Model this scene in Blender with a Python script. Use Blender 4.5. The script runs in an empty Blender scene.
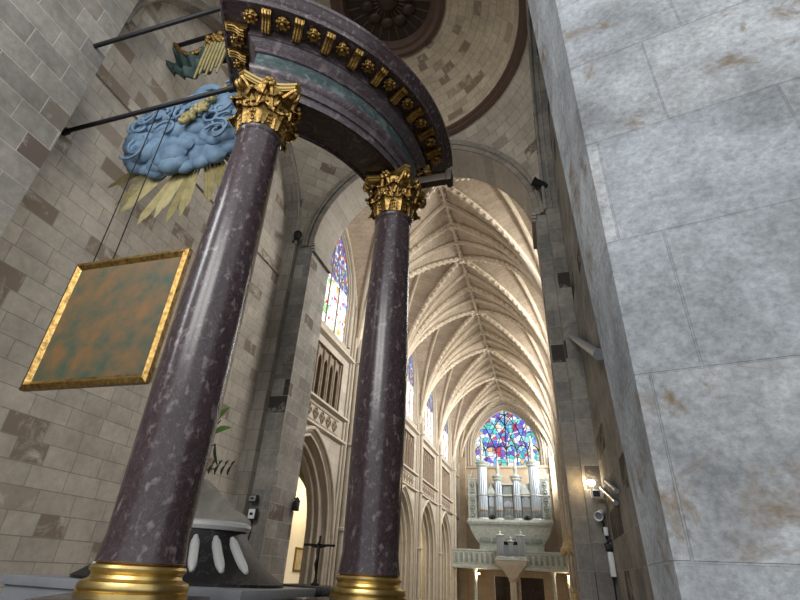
import bpy, bmesh, math, random
from mathutils import Vector, Matrix
random.seed(7)
S = bpy.context.scene
COL = S.collection
PI = math.pi
def V(*a): return Vector(a)

# ------------------------------------------------------------------ mesh builder
class MB:
    def __init__(s): s.v = []; s.f = []; s.uv = []
    def quad(s, pts, uvs=None):
        b = len(s.v); s.v += [tuple(p) for p in pts]
        s.f.append(tuple(range(b, b + len(pts)))); s.uv.append(uvs)
    def grid(s, rows, uvs=None, closed=False):
        n = len(rows[0]); b = len(s.v)
        for r in rows: s.v += [tuple(p) for p in r]
        for i in range(len(rows) - 1):
            for j in range(n if closed else n - 1):
                k = (j + 1) % n
                s.f.append((b+i*n+j, b+i*n+k, b+(i+1)*n+k, b+(i+1)*n+j))
                if uvs:
                    if closed and k == 0:
                        d = [uvs[i][j], uvs[i][n], uvs[i+1][n], uvs[i+1][j]] if len(uvs[i]) > n else None
                        s.uv.append(d)
                    else: s.uv.append([uvs[i][j], uvs[i][k], uvs[i+1][k], uvs[i+1][j]])
                else: s.uv.append(None)
    def face(s, idx_pts): s.quad(idx_pts)
    def box(s, x0, x1, y0, y1, z0, z1, M=None):
        p = [V(x, y, z) for z in (z0, z1) for y in (y0, y1) for x in (x0, x1)]
        if M: p = [M @ q for q in p]
        b = len(s.v); s.v += [tuple(q) for q in p]
        for q in ((0,2,3,1),(4,5,7,6),(0,1,5,4),(2,6,7,3),(0,4,6,2),(1,3,7,5)):
            s.f.append(tuple(b+i for i in q)); s.uv.append(None)
    def prism(s, poly, z0, z1, M=None):
        lo = [V(x, y, z0) for x, y in poly]; hi = [V(x, y, z1) for x, y in poly]
        if M: lo = [M @ q for q in lo]; hi = [M @ q for q in hi]
        n = len(poly); b = len(s.v); s.v += [tuple(q) for q in lo + hi]
        for i in range(n):
            j = (i+1) % n
            s.f.append((b+i, b+j, b+n+j, b+n+i)); s.uv.append(None)
        s.f.append(tuple(b+i for i in reversed(range(n)))); s.uv.append(None)
        s.f.append(tuple(b+n+i for i in range(n))); s.uv.append(None)
    def lathe(s, prof, c=(0,0,0), n=32, a0=0, a1=2*PI, M=None, sq=1.0):
        full = abs(a1 - a0 - 2*PI) < 1e-6
        m = n if full else n + 1
        rows = []; uvs = []; L = 0
        for i, (r, z) in enumerate(prof):
            if i: L += math.hypot(r - prof[i-1][0], z - prof[i-1][1])
            row = []
            for k in range(m):
                a = a0 + (a1 - a0)*k/n
                q = V(c[0] + r*math.cos(a), c[1] + r*math.sin(a)*sq, c[2] + z)
                row.append(M @ q if M else q)
            rows.append(row); rr = max(p[0] for p in prof)
            uvs.append([(rr*(a0+(a1-a0)*k/n), L) for k in range(n+1)])
        s.grid(rows, uvs, closed=full)
    def tube(s, pts, r, n=8, cap=True, prof=None):
        pts = [Vector(p) for p in pts]
        m = len(pts); rr = r if isinstance(r, (list, tuple)) else [r]*m
        t0 = (pts[1]-pts[0]).normalized()
        up = V(0,0,1) if abs(t0.z) < .9 else V(1,0,0)
        nrm = t0.cross(up).normalized()
        rows = []
        for i, p in enumerate(pts):
            t = (pts[min(i+1,m-1)] - pts[max(i-1,0)]).normalized()
            nrm = (nrm - t*nrm.dot(t)).normalized(); bi = t.cross(nrm)
            rows.append([p + (nrm*math.cos(2*PI*k/n) + bi*math.sin(2*PI*k/n))*rr[i] for k in range(n)])
        s.grid(rows, None, closed=True)
        if cap: s.quad(list(reversed(rows[0]))); s.quad(rows[-1])
    def sphere(s, c, r, n=10, m=7, sc=(1,1,1), M=None):
        rows = []
        for i in range(m+1):
            th = PI*i/m
            rr = max(math.sin(th), 1e-3)
            row = []
            for k in range(n):
                q = V(r*rr*math.cos(2*PI*k/n)*sc[0], r*rr*math.sin(2*PI*k/n)*sc[1], -r*math.cos(th)*sc[2])
                if M: q = M @ q
                row.append(q + Vector(c))
            rows.append(row)
        s.grid(rows, None, closed=True)
    def build(s, name, mat, parent=None, bevel=0, sharp=38, smooth=True, nofix=False):
        me = bpy.data.meshes.new(name)
        me.from_pydata(s.v, [], s.f)
        ul = me.uv_layers.new(name='UVMap')
        for p, uv in zip(me.polygons, s.uv):
            if uv is None:
                n = p.normal; a = [abs(x) for x in n]
                for li in p.loop_indices:
                    q = me.vertices[me.loops[li].vertex_index].co
                    if a[2] > a[0] and a[2] > a[1]: w = (q.x, q.y)
                    elif a[0] >= a[1]: w = (q.y, q.z)
                    else: w = (q.x, q.z)
                    ul.data[li].uv = w
            else:
                for li, w in zip(p.loop_indices, uv): ul.data[li].uv = w
        bm = bmesh.new(); bm.from_mesh(me)
        if not nofix:
            bmesh.ops.remove_doubles(bm, verts=bm.verts, dist=1e-5)
            bmesh.ops.recalc_face_normals(bm, faces=bm.faces)
        if bevel:
            es = [e for e in bm.edges if len(e.link_faces) == 2 and e.calc_face_angle() > .6]
            bmesh.ops.bevel(bm, geom=es, offset=bevel, segments=2, affect='EDGES', profile=.6)
        bm.to_mesh(me); bm.free()
        if smooth:
            me.polygons.foreach_set('use_smooth', [True]*len(me.polygons))
            me.set_sharp_from_angle(angle=math.radians(sharp))
        me.materials.append(mat)
        o = bpy.data.objects.new(name, me); COL.objects.link(o)
        if parent: o.parent = parent
        return o

def tag(o, label=None, cat=None, group=None, kind=None):
    if label: o['label'] = label
    if cat: o['category'] = cat
    if group: o['group'] = group
    if kind: o['kind'] = kind
    return o
def empty(name, loc, label, cat, group=None, rz=0):
    o = bpy.data.objects.new(name, None); COL.objects.link(o)
    o.location = loc; o.rotation_euler.z = rz; o.empty_display_size = .1
    return tag(o, label, cat, group)
def struct(mb, name, mat, label=None, cat=None, **k):
    return tag(mb.build(name, mat, **k), label, cat, None, 'structure')
def sub(name, mb, mat, root, label=None, **k):
    """part built in world coordinates, parented to an unrotated Empty or mesh"""
    o = mb.build(name, mat, root, **k)
    p = root; off = Vector((0,0,0))
    while p: off += p.location; p = p.parent
    o.data.transform(Matrix.Translation(-off))
    if label: o['label'] = label
    return o
def copy_tree(o, parent=None):
    c = o.copy(); COL.objects.link(c); c.parent = parent
    for ch in [x for x in bpy.data.objects if x.parent == o]: copy_tree(ch, c)
    return c

# ------------------------------------------------------------------ materials
def newmat(name):
    m = bpy.data.materials.new(name); m.use_nodes = True
    nt = m.node_tree; nt.nodes.clear()
    out = nt.nodes.new('ShaderNodeOutputMaterial')
    b = nt.nodes.new('ShaderNodeBsdfPrincipled')
    nt.links.new(b.outputs[0], out.inputs[0])
    return m, nt, b
def N(nt, t, **k):
    n = nt.nodes.new('ShaderNode' + t)
    for a, v in k.items():
        if a.startswith('_'): setattr(n, a[1:], v)
        else: n.inputs[a.replace('_', ' ')].default_value = v
    return n
def srgb(r, g, b):
    f = lambda c: (c/255/12.92) if c <= 10 else ((c/255+.055)/1.055)**2.4
    return (f(r), f(g), f(b), 1)
def mixc(nt, fac, a, b, mode='MIX'):
    m = nt.nodes.new('ShaderNodeMix'); m.data_type = 'RGBA'; m.blend_type = mode
    for i, x in ((0, fac), (6, a), (7, b)):
        if hasattr(x, 'links'): nt.links.new(x, m.inputs[i])
        else: m.inputs[i].default_value = x
    return m.outputs[2]
def ramp(nt, src, stops, interp='LINEAR'):
    r = nt.nodes.new('ShaderNodeValToRGB'); r.color_ramp.interpolation = interp
    el = r.color_ramp.elements
    while len(el) > 1: el.remove(el[-1])
    el[0].position = stops[0][0]; el[0].color = stops[0][1]
    for p, c in stops[1:]:
        e = el.new(p); e.color = c
    nt.links.new(src, r.inputs[0]); return r.outputs[0]
W1 = (1,1,1,1); K0 = (0,0,0,1)
def bump(nt, b, h, strength=.4, dist=.02):
    n = N(nt, 'Bump', Strength=strength, Distance=dist)
    nt.links.new(h, n.inputs['Height']); nt.links.new(n.outputs[0], b.inputs['Normal'])
def noise(nt, vec, scale, detail=4, rough=.6, dist=0):
    n = N(nt, 'TexNoise', Scale=scale, Detail=detail, Roughness=rough, Distortion=dist)
    nt.links.new(vec, n.inputs['Vector']); return n.outputs[0]

def stone(name, ca, cb, bw=.62, rh=.33, mortar=None, dark=.9, darkc=None, mottle=.5, mw=.008, rough=.9, bstr=.5, fine=9, blot=.41):
    m, nt, b = newmat(name)
    uv = N(nt, 'TexCoord').outputs['UV']; ob = N(nt, 'TexCoord').outputs['Object']
    def brick(c1, c2, cm):
        t = N(nt, 'TexBrick', Color1=c1, Color2=c2, Mortar=cm, Scale=1.0, Mortar_Size=mw, Mortar_Smooth=.3, Bias=0, Brick_Width=bw, Row_Height=rh)
        t.offset = .43; t.squash = .8; t.squash_frequency = 3
        nt.links.new(uv, t.inputs['Vector']); return t
    t1 = brick(ca, cb, mortar or tuple(x*.72 for x in ca[:3]) + (1,))
    col = t1.outputs[0]
    n1 = noise(nt, ob, 1.3, 5, .65); n2 = noise(nt, ob, fine, 6, .7)
    f1 = ramp(nt, n1, [(.3, (1-mottle*.45,)*3 + (1,)), (.7, (1+mottle*.12,)*3 + (1,))])
    f2 = ramp(nt, n2, [(.3, (1-mottle*.35,)*3 + (1,)), (.65, W1)])
    col = mixc(nt, 1, col, f1, 'MULTIPLY'); col = mixc(nt, 1, col, f2, 'MULTIPLY')
    if darkc:
        t2 = brick(K0, W1, K0)
        k = ramp(nt, t2.outputs[0], [(dark, K0), (min(dark+.06, 1), W1)])
        nn = ramp(nt, noise(nt, ob, 2.4, 5, .7, .6), [(blot-.07, K0), (blot+.07, W1)])
        k = mixc(nt, 1, k, nn, 'MULTIPLY')
        col = mixc(nt, k, col, darkc)
    nt.links.new(col, b.inputs['Base Color']); b.inputs['Roughness'].default_value = rough
    b.inputs['Specular IOR Level'].default_value = .2
    h = mixc(nt, .35, t1.outputs['Fac'], n2)
    inv = N(nt, 'Invert'); nt.links.new(h, inv.inputs['Color'])
    bump(nt, b, inv.outputs[0], bstr, .02)
    return m
def marble(name, base, blotch, vein, scale=3.0, rough=.16, amount=.56, stretch=(1,1,.5), soft=.06, bl=.75, dis=.5):
    m, nt, b = newmat(name)
    ob = N(nt, 'TexCoord').outputs['Object']
    mp = N(nt, 'Mapping', Scale=stretch); nt.links.new(ob, mp.inputs[0]); v = mp.outputs[0]
    n0 = noise(nt, v, scale*1.1, 6, .62, 1.4); n1 = noise(nt, v, scale*2.6, 5, .55, dis); n2 = noise(nt, v, scale*.7, 6, .7, 2.2)
    c = mixc(nt, ramp(nt, n0, [(.3, K0), (.7, W1)]), tuple(x*.6 for x in base[:3])+(1,), base)
    c = mixc(nt, ramp(nt, n1, [(amount, K0), (amount+soft, (bl,)*3+(1,))]), c, blotch)
    c = mixc(nt, ramp(nt, n2, [(.485, K0), (.5, (.8,)*3+(1,)), (.515, K0)]), c, vein)
    nt.links.new(c, b.inputs['Base Color']); b.inputs['Roughness'].default_value = rough
    return m
def plain(name, c, rough=.6, metal=0, var=.25, scale=14, bstr=.0, spec=.4, var2=None):
    m, nt, b = newmat(name)
    ob = N(nt, 'TexCoord').outputs['Object']
    n = noise(nt, ob, scale, 5, .65)
    lo = tuple(x*(1-var) for x in c[:3])+(1,)
    col = ramp(nt, n, [(.3, lo if var2 is None else var2), (.7, c)])
    nt.links.new(col, b.inputs['Base Color']); b.inputs['Roughness'].default_value = rough
    b.inputs['Metallic'].default_value = metal; b.inputs['Specular IOR Level'].default_value = spec
    if bstr: bump(nt, b, n, bstr, .02)
    return m
def emit(name, c, s):
    m, nt, b = newmat(name); b.inputs['Base Color'].default_value = c
    b.inputs['Emission Color'].default_value = c; b.inputs['Emission Strength'].default_value = s
    return m
def glass(name, stops, scale, strength, lead=.035, base2=None):
    """leaded stained glass lit by the daylight behind it"""
    m = bpy.data.materials.new(name); m.use_nodes = True; nt = m.node_tree; nt.nodes.clear()
    out = nt.nodes.new('ShaderNodeOutputMaterial'); uv = N(nt, 'TexCoord').outputs['UV']
    nz = N(nt, 'TexNoise', Scale=scale*.8, Detail=2.0); nt.links.new(uv, nz.inputs['Vector'])
    wob = N(nt, 'VectorMath', _operation='MULTIPLY_ADD'); nt.links.new(nz.outputs['Color'], wob.inputs[0])
    wob.inputs[1].default_value = (.12,.12,0); nt.links.new(uv, wob.inputs[2])
    vo = N(nt, 'TexVoronoi', Scale=scale, _voronoi_dimensions='2D'); nt.links.new(wob.outputs[0], vo.inputs['Vector'])
    ve = N(nt, 'TexVoronoi', Scale=scale, _voronoi_dimensions='2D', _feature='DISTANCE_TO_EDGE'); nt.links.new(wob.outputs[0], ve.inputs['Vector'])
    sp = N(nt, 'SeparateColor'); nt.links.new(vo.outputs['Color'], sp.inputs[0])
    big = noise(nt, uv, .55, 2, .5)
    mx = N(nt, 'Math', _operation='MULTIPLY_ADD'); nt.links.new(big, mx.inputs[0]); mx.inputs[1].default_value = .5
    md = N(nt, 'Math', _operation='MULTIPLY'); nt.links.new(sp.outputs[0], md.inputs[0]); md.inputs[1].default_value = .75
    nt.links.new(md.outputs[0], mx.inputs[2])
    c = ramp(nt, mx.outputs[0], [(p, x) for p, x in stops], 'CONSTANT')
    br = ramp(nt, sp.outputs[1], [(0, (.65,)*3+(1,)), (1, W1)])
    c = mixc(nt, 1, c, br, 'MULTIPLY')
    ld = ramp(nt, ve.outputs[0], [(lead*.5, (.03,.03,.04,1)), (lead, W1)])
    c = mixc(nt, 1, c, ld, 'MULTIPLY')
    e = N(nt, 'Emission', Strength=strength); nt.links.new(c, e.inputs[0])
    g = N(nt, 'BsdfGlossy', Roughness=.25, Color=(.05,.05,.05,1))
    a = nt.nodes.new('ShaderNodeAddShader'); nt.links.new(e.outputs[0], a.inputs[0]); nt.links.new(g.outputs[0], a.inputs[1])
    nt.links.new(a.outputs[0], out.inputs[0]); return m

M = {}
M['cross_wall'] = stone('crossing wall stone', srgb(188,180,168), srgb(210,201,186), .62, .3, dark=.83, darkc=srgb(138,125,111), mottle=.6)
M['cross_pier'] = stone('crossing pier granite', srgb(140,136,130), srgb(172,166,156), .7, .36, dark=.84, darkc=srgb(102,92,83), mottle=.8, mortar=srgb(186,180,170))
M['right_pier'] = stone('right pier granite', srgb(132,130,126), srgb(165,160,150), .75, .45, dark=.84, darkc=srgb(62,58,56), mottle=.9, mortar=srgb(160,157,151))
M['near_pier'] = stone('near pier granite', srgb(168,174,180), srgb(186,190,193), 1.0, .85, dark=.25, darkc=srgb(112,98,80), mottle=1.2, mw=.006, fine=26, bstr=1.0, mortar=srgb(170,174,178), blot=.62)
M['pendentive'] = stone('pendentive stone', srgb(172,164,150), srgb(194,185,169), .5, .28, dark=.93, darkc=srgb(112,102,92), mottle=.5)
M['dome'] = stone('dome stone', srgb(190,176,154), srgb(206,192,168), .55, .22, dark=.84, darkc=srgb(130,115,99), mottle=.6)
M['arch'] = stone('crossing arch stone', srgb(136,130,120), srgb(156,150,139), .34, .5, mottle=.5, mortar=srgb(110,104,96))
M['soffit'] = stone('arch soffit stone', srgb(160,153,142), srgb(180,172,160), .42, 1.7, mottle=.45, mortar=srgb(150,144,134), mw=.01)
M['nave'] = stone('nave limestone', srgb(170,162,149), srgb(187,178,164), .8, .36, mottle=.45, mw=.006)
M['vault'] = stone('vault web stone', srgb(192,176,156), srgb(204,188,167), .5, .2, mottle=.55, mw=.006, bstr=.35)
M['rib'] = plain('vault rib stone', srgb(224,211,190), .9, var=.25, scale=3, spec=.2)
M['shaft'] = plain('nave shaft stone', srgb(188,178,162), .9, var=.22, scale=3, spec=.2)
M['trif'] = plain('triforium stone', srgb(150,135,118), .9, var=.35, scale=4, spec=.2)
M['recess_shade'] = plain('recess shade brown', srgb(92,78,66), .95, var=.2)  # dark brown that paints recess shade behind lancets and in quatrefoils
M['end'] = stone('end wall stone', srgb(196,178,154), srgb(208,190,166), .9, .42, mottle=.4, mw=.005)
M['aisle'] = plain('aisle limewash', srgb(230,220,196), .9, var=.08, scale=1.5, spec=.2)
M['floor'] = stone('floor slabs', srgb(150,140,126), srgb(175,164,148), .8, .8, mottle=.4, rough=.55)
M['purple'] = marble('purple marble', srgb(66,54,58), srgb(122,111,112), srgb(92,82,84), 5.4, .22, .56, (1,1,.65), .12, .8, .15)
M['violet'] = marble('violet marble', srgb(80,71,76), srgb(116,107,110), srgb(122,114,116), 3.2, .3, .57, (1,1,1))
M['brownm'] = marble('brown marble', srgb(58,46,44), srgb(104,86,80), srgb(96,84,78), 3.0, .25, .6, (1,1,1))
M['green'] = marble('green marble', srgb(70,85,88), srgb(104,117,116), srgb(110,122,120), 2.6, .3, .55, (1,1,1))
M['blackm'] = marble('black marble', srgb(15,14,17), srgb(32,30,35), srgb(84,80,80), 2.2, .5, .66, (1,1,1))
M['whitem'] = plain('white marble', srgb(206,206,204), .35, var=.14, scale=5)
M['greym'] = plain('grey marble', srgb(140,144,150), .35, var=.2, scale=4)
M['gold'] = plain('gilded carving', srgb(184,152,92), .4, 1, var2=srgb(92,68,34), scale=16, bstr=.5)
M['goldpale'] = plain('pale gilding', srgb(226,198,128), .34, 1, var=.3, scale=7)
M['raygold'] = plain('tarnished gilt rays', srgb(160,148,102), .5, .3, var=.45, scale=6)
M['cloud'] = plain('painted cloud', srgb(116,142,164), .6, var2=srgb(76,100,124), scale=3.5)
M['drape'] = plain('green drape', srgb(62,84,80), .7, var2=srgb(40,54,52), scale=3)
M['iron'] = plain('dark iron', srgb(38,36,38), .5, .4)
M['wooddark'] = plain('dark wood', srgb(60,46,34), .5, var=.4, scale=6)
M['eye'] = plain('dark oculus boards', srgb(56,44,36), .7, var=.4, scale=5)
M['ringd'] = plain('brown ring moulding', srgb(96,76,66), .7, var=.25, scale=5)
M['organ'] = plain('organ case paint', srgb(204,210,204), .5, var2=srgb(160,170,166), scale=5)
M['organd'] = plain('organ fretwork', srgb(158,166,160), .5, var2=srgb(104,114,112), scale=9)
M['pipe'] = plain('tin pipe', srgb(186,198,210), .35, .6, var=.15, scale=3)
M['black'] = plain('black plastic', srgb(26,26,28), .5)
M['white'] = plain('white plastic', srgb(224,226,230), .4, var=.06)
M['greyp'] = plain('grey metal', srgb(150,156,164), .4, .5, var=.1)
M['leaf'] = plain('leaf', srgb(96,136,52), .5, var=.3)
M['leafd'] = plain('dark leaf', srgb(40,56,34), .5, var=.3)
M['lilac'] = plain('lilac petal', srgb(196,150,206), .5, var=.2)
M['pink'] = plain('pink petal', srgb(214,70,104), .5, var=.2)
M['petalw'] = plain('white petal', srgb(232,232,224), .5, var=.1)
M['canopy'] = plain('pulpit canopy wood', srgb(200,180,140), .5, var2=srgb(140,116,78), scale=7)
M['bronze'] = plain('dark bronze', srgb(40,34,30), .4, .5)
M['paint'] = plain('canvas', srgb(120,84,44), .6, var2=srgb(40,70,58), scale=3.5)
M['lamp'] = emit('warm lamp glass', (1,.72,.36,1), 14)
M['lampw'] = emit('bright lamp glass', (1,.86,.62,1), 40)
C = srgb
wh = (1,.97,.93,1)
M['g_low'] = glass('pale stained glass', [(0,wh),(.36,C(250,214,170)),(.4,wh),(.52,C(226,60,96)),(.55,wh),(.63,C(120,140,235)),(.66,wh),(.76,C(236,170,90)),(.79,C(120,190,120)),(.82,wh)], 5.5, 2.4, .03)
M['g_up'] = glass('blue stained glass', [(0,C(120,150,226)),(.3,C(190,206,244)),(.4,C(96,110,205)),(.48,C(232,206,150)),(.54,C(150,120,196)),(.62,wh),(.7,C(90,130,210)),(.78,C(206,120,130)),(.86,C(150,190,236))], 6.5, 1.3, .05)
M['g_end'] = glass('rose stained glass', [(0,C(90,120,215)),(.24,C(150,210,216)),(.36,C(234,240,250)),(.45,C(96,104,210)),(.51,C(206,70,104)),(.55,C(90,196,190)),(.63,C(238,240,250)),(.71,C(130,96,196)),(.77,C(110,170,232)),(.86,C(232,190,130)),(.9,C(226,232,250))], 2.5, 1.6, .06)
M['carve'] = plain('shadow-toned carving stone', srgb(176,170,160), .8, var=.35, scale=5, bstr=.4)  # grey stone, darkened so its colour holds the shadow it sits in
CAM_R = (0.961566, 0.270484, 0.047218)
CAM_U = (0.095721, -0.491403, 0.865656)
CAM_F = (-0.257349, 0.827865, 0.498408)
NAVE_W, WORLD, EXPO, TILT, CHOIR_W = 1450, 1.1, 0.0, 25, 430
# ------------------------------------------------------------------ arches and walls
class Arch:
    """pointed (h>w) or round (h=w) opening in a plane"""
    def __init__(s, c, w, zb, zs, h):
        s.c, s.w, s.zb, s.zs, s.h = c, w, zb, zs, h
        s.R = (w*w + h*h)/(2*w)
    def top(s, u):
        a = min(abs(u - s.c), s.w) + s.R - s.w
        return s.zs + math.sqrt(max(s.R**2 - a*a, 0))
    def outline(s, n=12, jamb=True):
        p = []
        if jamb: p.append((s.c - s.w, s.zb))
        off = s.R - s.w; am = math.acos(max(-1, min(1, off/s.R)))
        L = [(s.c + off - s.R*math.cos(am*k/n), s.zs + s.R*math.sin(am*k/n)) for k in range(n+1)]
        p += L + [(2*s.c - x, z) for x, z in reversed(L[:-1])]
        if jamb: p.append((s.c + s.w, s.zb))
        return p
    def inset(s, d):
        w = s.w - d; off = s.R - s.w; R = s.R - d
        return Arch(s.c, w, s.zb, s.zs, math.sqrt(R*R - off*off))
def wall(mb, P, u0, u1, z0, z1, ops, n=6):
    us = {u0, u1}
    for o in ops:
        for k in range(0, 13):
            t = math.sin(PI/2*k/12)
            for sg in (-1, 1): us.add(round(o.c + sg*o.w*t, 6))
    us = sorted(u for u in us if u0 <= u <= u1)
    for a, b in zip(us[:-1], us[1:]):
        if b - a < 1e-5: continue
        m = (a+b)/2
        lo = [(z0, z0)]; hi = []
        for o in sorted([o for o in ops if abs(m - o.c) < o.w], key=lambda o: o.zb):
            hi.append((o.zb, o.zb)); lo.append((o.top(a), o.top(b)))
        hi.append((z1, z1))
        for (la, lb), (ha, hb) in zip(lo, hi):
            if ha - la < 1e-5 and hb - lb < 1e-5: continue
            mb.quad([P(a, la), P(b, lb), P(b, hb), P(a, ha)])
def band(mb, A, B, du=None):
    """quad strip between two 3-D polylines, UV = (offset across, arc length)"""
    L = 0; d = (Vector(A[0]) - Vector(B[0])).length
    for i in range(len(A)-1):
        l = (Vector(A[i+1]) - Vector(A[i])).length
        mb.quad([A[i], B[i], B[i+1], A[i+1]], [(L, 0), (L, d), (L+l, d), (L+l, 0)])
        L += l

NX0, NX1, RX, RZ, ZS = -7.6, 1.2, -3.2, 16.6, 10.2
B0, BL = 12.1, 6.0
YE = 45.5
bays = [(B0 + BL*k, B0 + BL*(k+1)) for k in range(5)]

# ---- floor
mb = MB(); mb.quad([V(-16,-6,0), V(8,-6,0), V(8,50,0), V(-16,50,0)])
struct(mb, 'floor', M['floor'], 'stone slab floor of the church', 'floor')

# ---- left nave wall
PL = lambda u, z: V(NX0, u, z)
def PLd(d): return lambda u, z: V(NX0 - d, u, z)
wl = MB(); tri = MB(); vd = MB(); tr = MB(); orders = MB()
wins = []
for (y0, y1) in bays:
    c = (y0+y1)/2
    ar = Arch(c, 2.45, 0, 2.65, 3.1); wn = Arch(c, 2.05, 9.85, 11.9, 3.0)
    tf = Arch(c, 1.95, 6.95, 9.0, .0001); tf.top = lambda u: 9.0
    tf.R = 1.95
    wall(wl, PL, y0, y1, 0, 15.6, [ar, wn, tf])
    wins.append(wn)
    # arcade orders: splayed reveal with rolls
    for k, (d0, p0, d1, p1) in enumerate(((0,0,.12,.16),(.12,.16,.16,.3),(.16,.3,.34,.34),(.34,.34,.36,.5),(.36,.5,.46,.52),(.46,.52,.48,.75))):
        a, b = ar.inset(d0), ar.inset(d1)
        band(orders, [V(NX0-p0, *q) for q in a.outline()], [V(NX0-p1, *q) for q in b.outline()])
    for d, p, r in ((.12,.1,.05),(.35,.35,.05),(.46,.54,.05)):
        orders.tube([V(NX0-p, *q) for q in ar.inset(d).outline()], r, 8, False)
    orders.tube([V(NX0+.02, *q) for q in Arch(c, 2.56, 2.6, 2.65, 3.22).outline(12, False)], .08, 8)
    # window splay
    wi = wn.inset(.22)
    band(wl, [V(NX0, *q) for q in wn.outline()], [V(NX0-.16, *q) for q in wi.outline()])
    wl.quad([V(NX0, c-2.05, 9.85), V(NX0, c+2.05, 9.85), V(NX0-.16, c+1.83, 9.85), V(NX0-.16, c-1.83, 9.85)])
    for d, p, r in ((-.1,-.02,.09),(.05,.05,.06),(.15,.1,.05)):
        tr.tube([V(NX0-p, *q) for q in wn.inset(d).outline()], r, 8, False)
    # triforium recess: 5 lancets
    bk = .45
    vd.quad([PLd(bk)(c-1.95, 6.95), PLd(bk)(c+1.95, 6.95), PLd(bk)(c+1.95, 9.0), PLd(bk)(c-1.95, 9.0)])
    for (ua, za, ub, zb) in ((c-1.95,6.95,c+1.95,6.95),(c-1.95,9,c+1.95,9),(c-1.95,6.95,c-1.95,9),(c+1.95,6.95,c+1.95,9)):
        tri.quad([PL(ua,za), PL(ub,zb), PLd(bk)(ub,zb), PLd(bk)(ua,za)])
    ln = [Arch(c + (k-3)*.545, .2, 6.98, 8.35, .34) for k in range(7)]
    wall(tri, PLd(.14), c-1.95, c+1.95, 6.95, 9.0, ln)
    for a in ln:
        band(tri, [V(NX0-.14, *q) for q in a.outline(6)], [V(NX0-.3, *q) for q in a.outline(6)])
        tri.tube([V(NX0-.13, *q) for q in a.inset(.01).outline(6)], .035, 6)
    for k in range(8):
        u = c + (k-3.5)*.545
        if abs(u - c) < 1.9 or True:
            uu = max(c-1.9, min(c+1.9, u))
            tri.tube([V(NX0-.1, uu, 6.98), V(NX0-.1, uu, 8.95)], .05, 8)
    # string courses
    for z, h, d in ((5.86,.14,.14),(6.76,.14,.16),(9.28,.18,.18)):
        tr.prism([(0,0),(d,h*.45),(d,h),(0,h*1.5)], y0, y1, Matrix(((1,0,0,NX0),(0,0,1,0),(0,1,0,z),(0,0,0,1))))
    # quatrefoil band, dark discs on the face paint the shade of the holes
    for k in range(7):
        u = c + (k-3)*.57
        for dy, dz in ((.1,0),(-.1,0),(0,.1),(0,-.1)):
            tri.tube([V(NX0+.012, u+dy+.105*math.cos(a*PI/6), 6.38+dz+.105*math.sin(a*PI/6)) for a in range(13)], .026, 6)
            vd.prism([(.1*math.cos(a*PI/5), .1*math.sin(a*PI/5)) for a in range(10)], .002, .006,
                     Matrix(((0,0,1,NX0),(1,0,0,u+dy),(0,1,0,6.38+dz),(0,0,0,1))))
    tri.box(NX0, NX0+.03, c-2.05, c+2.05, 6.08, 6.13); tri.box(NX0, NX0+.03, c-2.05, c+2.05, 6.62, 6.67)
wall(wl, PL, B0+30, YE, 0, 15.9, [])
for z, h, d in ((5.86,.14,.14),(9.28,.18,.18)):
    tr.prism([(0,0),(d,h*.45),(d,h),(0,h*1.5)], B0+30, YE, Matrix(((1,0,0,NX0),(0,0,1,0),(0,1,0,z),(0,0,0,1))))
struct(wl, 'wall_left', M['nave'], 'pale limestone left wall of the nave with arches and windows', 'wall', nofix=True)
struct(orders, 'trim_1', M['shaft'], 'moulded pointed arcade arches of the left nave wall', 'arch')
struct(tri, 'trim_2', M['trif'], 'blind lancet triforium and quatrefoil band of the left nave wall', 'triforium', nofix=True)
struct(vd, 'trim_3', M['recess_shade'], 'dark-painted shade behind the triforium lancets and in the quatrefoils', 'triforium')
struct(tr, 'trim_4', M['shaft'], 'string courses and window mouldings on the left nave wall', 'moulding')
# wall shafts at the piers
sh = MB()
for k in range(1, 7):
    y = B0 + BL*k if k < 6 else YE - .15
    for dy, r, x in ((0,.13,NX0+.2),(-.22,.08,NX0+.08),(.22,.08,NX0+.08),(-.4,.06,NX0+.03),(.4,.06,NX0+.03)):
        if k == 6 and dy > 0: continue
        sh.tube([V(x, y+dy, 0), V(x, y+dy, ZS+.4)], r, 10)
    for z in (2.9, 5.95, 9.45):
        sh.lathe([(.12,-.08),(.2,-.04),(.2,.04),(.12,.08)], (NX0+.2, y, z), 12)
    for dy in (-.4, .4):
        if k == 6 and dy > 0: continue
        sh.lathe([(.07,-.16),(.09,-.06),(.14,.0),(.14,.07),(.08,.1)], (NX0+.04, y+dy, 12.55), 10)
        sh.tube([V(NX0+.03, y+dy, ZS+.3), V(NX0+.03, y+dy, 12.5)], .06, 8)
struct(sh, 'trim_5', M['shaft'], 'clustered wall shafts between the bays of the left nave wall', 'column shaft')

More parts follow.
